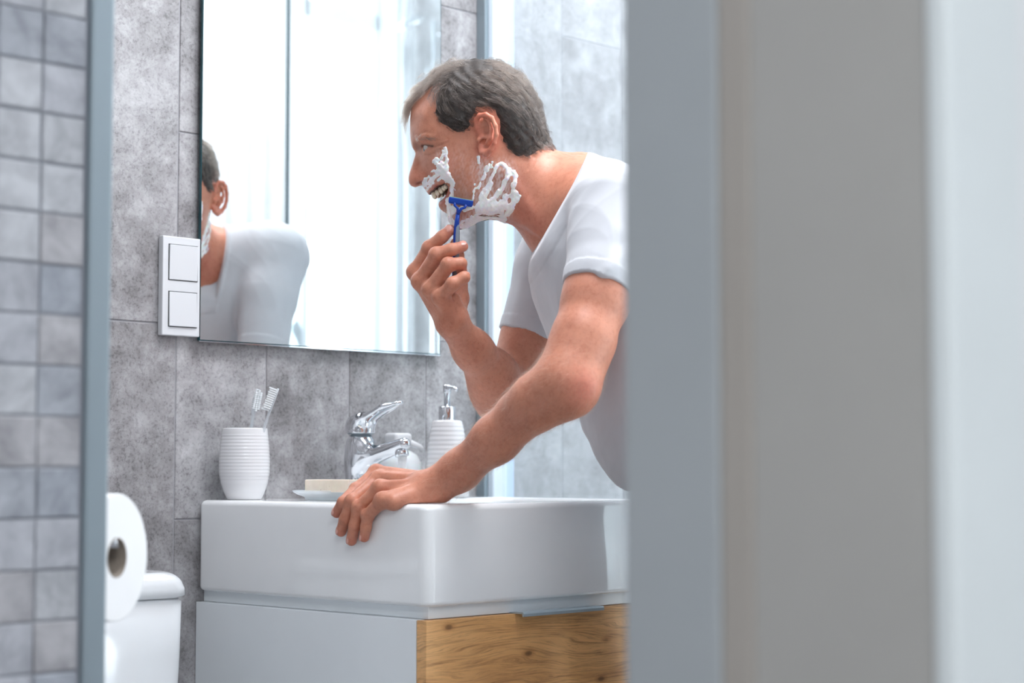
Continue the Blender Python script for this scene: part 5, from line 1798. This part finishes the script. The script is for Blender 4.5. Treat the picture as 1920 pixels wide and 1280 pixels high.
# ---- shaving foam
def on_skin(X_, Y_):
    W_ = 0.0
    for _ in range(6):
        a_ = pf(X_, Y_, W_)
        g1 = grid_at(np.array([a_[0]]), np.array([a_[1]]))[0, 0]
        W_ = math.sqrt(max(0.0, float(g1)))
    return pf(X_, Y_, W_)
ST = [([(835, 279), (837, 290), (837, 305), (838, 318)], 2.4), ([(832, 284), (829, 296)], 2.0), ([(814, 301), (822, 309), (832, 318), (838, 328)], 3.0), ([(817, 296), (826, 302), (834, 312)], 1.6), ([(810, 320), (820, 322), (832, 328)], 1.5),
      ([(836, 318), (839, 328), (845, 334), (848, 345), (848, 358), (846, 368)], 3.2), ([(822, 322), (832, 330), (840, 338)], 2.6), ([(806, 330), (797, 337), (794, 342)], 1.6), ([(820, 328), (808, 337), (798, 348)], 1.7), ([(830, 332), (818, 339), (806, 350), (800, 356)], 1.4), ([(812, 333), (802, 342), (795, 349)], 1.3),
      ([(839, 376), (841, 386), (846, 392), (850, 396)], 3.4), ([(842, 398), (845, 410), (849, 421), (856, 427)], 3.6), ([(852, 392), (862, 391), (872, 392), (884, 389)], 2.6),
      ([(862, 427), (876, 424), (890, 416), (903, 409)], 3.0), ([(903, 408), (925, 405), (940, 410), (946, 415)], 2.8), ([(868, 416), (884, 408), (896, 400)], 1.4),
      ([(897, 294), (898, 305)], 1.8), ([(912, 310), (908, 325), (902, 338), (898, 352)], 1.3), ([(916, 309), (913, 322), (907, 334)], 1.6), ([(924, 303), (922, 312)], 1.0),
      ([(936, 308), (928, 318), (924, 330), (917, 345)], 2.2), ([(942, 307), (950, 314), (954, 322), (950, 336), (944, 348), (938, 360)], 3.0), ([(960, 321), (966, 326), (966, 338), (961, 352)], 2.8),
      ([(964, 362), (964, 378), (958, 392), (952, 399)], 4.0), ([(975, 366), (971, 378)], 1.8), ([(920, 345), (912, 360), (906, 375), (899, 388)], 3.2), ([(936, 360), (926, 372), (914, 382)], 3.4),
      ([(900, 392), (915, 388), (930, 386), (946, 384)], 5.0), ([(902, 398), (920, 397), (940, 398)], 3.6), ([(950, 368), (942, 380)], 3.2), ([(891, 345), (888, 365), (886, 380)], .9), ([(905, 355), (899, 372), (894, 386)], 1.2)]
fsd = np.full(len(GG), 99.0)
for line, r_ in ST:
    pl = [on_skin(a_, b_) for a_, b_ in line]
    d_ = seg_dist(GG, pl) - r_ * 1.15
    hx = np.clip(4.0 - np.abs(fsd - d_), 0, None) / 4.0
    fsd = np.minimum(fsd, d_) - hx * hx * 4.0 * .25
fsd = fsd.reshape(GNX, GNZ, 1).astype(np.float32)
def foam(p):
    x_, z_, y_ = pcoord(p)
    m_ = grid_at(x_, z_, fsd)[:, 0]
    st_ = p.copy()
    m_ = m_ + 1.5 * nz(st_, 480) + .5 * nz(st_, 1300)
    t_ = 2.9 * (1 - np.exp(-np.maximum(-m_, 0) / 2.6)) + np.minimum(-m_, 0) * 1.2 + .35 * nz(p, 800) * (m_ < -.5)
    lat_ = np.maximum(0, y_) * 0
    return np.maximum(relief(p) - t_ / 1000, (m_ - .9) / 1000 * .7)
lo_, hi_ = bounds([CAM + RIGHT * (x_ / 1000) + FWD * (D0 + y_) + UP * z_ / 1000 for x_ in (-140, 16) for y_ in (-.078, .078) for z_ in (352, 482)], 0.0)
P, Q = mesh_sdf(foam, lo_, hi_, 0.0011)
x_, z_, y_ = pcoord(P.astype(np.float32))
keepv = relief(P.astype(np.float32)) > -.0012
Q = Q[keepv[Q].all(1)]
fm = Mat('white_shaving_foam')
v = fm.pos()
fm.b.inputs['Base Color'].default_value = srgb(250, 251, 253)
fm.b.inputs['Roughness'].default_value = 0.7
fm.b.inputs['Subsurface Weight'].default_value = 0.5
fm.b.inputs['Subsurface Scale'].default_value = 0.002
fm.bump(fm.noise(v, 1100, 3), 0.4, 0.0005)
used = np.unique(Q); rem = np.zeros(len(P), int); rem[used] = np.arange(len(used))
np_mesh('shaving_foam', P[used], rem[Q], fm.m, man, MAN_O)
print('foam', len(used), _t.time() - _t0)

# ------------------------------------------------------------------ razor in his hand
RZ0 = at(864, 378, 2.744)
rz = thing('razor', 'blue disposable razor with grey grip held against his cheek', 'razor', RZ0)
ru = at(887, 381.5, 2.744) - at(842, 373.5, 2.744); ru /= np.linalg.norm(ru)
rv_ = at(858, 412, 2.750) - RZ0; rv_ -= ru * (rv_ @ ru); rv_ /= np.linalg.norm(rv_)
rw_ = np.cross(ru, rv_)
if rw_ @ FWD < 0: rw_ = -rw_
M['blue'] = plain('blue_plastic', srgb(14, 66, 170), 0.28)
M['greyrub'] = plain('grey_rubber_grip', srgb(132, 144, 158), 0.55)
M['steel'] = plain('razor_blade_steel', (0.6, 0.63, 0.65, 1), 0.2, metal=1)
M['lube'] = plain('green_lubricating_strip', srgb(150, 190, 170), 0.4)
def R3(u_, v_, w_): return tuple(ru * u_ + rv_ * v_ + rw_ * w_)
def rbox(name, u0, u1, v0_, v1_, w0, w1, mat, parent, bev=.0006):
    bm = box_bm(u0, u1, v0_, v1_, w0, w1, bev, 2)
    for q in bm.verts: q.co = Vector(R3(*q.co))
    return bmesh_obj(name, bm, mat, parent)
mm_ = .001
ch = rbox('cartridge', -18 * mm_, 18 * mm_, -4.2 * mm_, 3.6 * mm_, -1.8 * mm_, 3.2 * mm_, M['blue'], rz, .0011)
rbox('guard_bar', -17.2 * mm_, 17.2 * mm_, 3.4 * mm_, 5.2 * mm_, -.6 * mm_, 2.6 * mm_, M['blue'], rz, .0007)
rbox('lubricating_strip', -16.5 * mm_, 16.5 * mm_, -4.9 * mm_, -4.0 * mm_, .2 * mm_, 3.4 * mm_, M['lube'], rz, .0003)
for k in (0, 1):
    rbox('blade', -16.6 * mm_, 16.6 * mm_, (-2.0 + 2.2 * k) * mm_, (-1.2 + 2.2 * k) * mm_, 2.6 * mm_, 3.8 * mm_, M['steel'], rz, .0001)
hp_ = [at(861, 392, 2.7445) - RZ0, at(858.5, 402, 2.748) - RZ0, at(856.5, 416, 2.752) - RZ0, at(855.5, 440, 2.757) - RZ0, at(854, 480, 2.758) - RZ0, at(852, 519, 2.760) - RZ0]
bm = bmesh.new()
for sg in (-1, 1):
    tube_bm([R3(sg * 8.5 * mm_, 3.0 * mm_, 0), R3(sg * 7.6 * mm_, 7 * mm_, -.6 * mm_), tuple(hp_[0] * .5 + np.array(R3(sg * 5.2 * mm_, 9.5 * mm_, 0)) * .5), tuple(hp_[1])], [.0021, .0020, .0021, .0024], 12, bm)
bmesh_obj('fork', bm, M['blue'], rz, smooth=True)
bm = tube_bm([tuple(hp_[1] * 1.0), tuple(hp_[2]), tuple(hp_[3]), tuple(hp_[4]), tuple(hp_[5])], [.0031, .0036, .0044, .0044, .0036], 16)
bmesh_obj('handle', bm, M['blue'], rz, smooth=True)
gr_ = (-FWD * .6 + RIGHT * .8) * .0016
bm = tube_bm([tuple(hp_[2] + gr_ - UP * .002), tuple(hp_[2] * .6 + hp_[3] * .4 + gr_), tuple(hp_[3] + gr_), tuple(hp_[4] + gr_), tuple(hp_[5] + gr_ * .4 - UP * .001)], [.0012, .0034, .0040, .0040, .0036], 16)
bmesh_obj('grip', bm, M['greyrub'], rz, smooth=True)
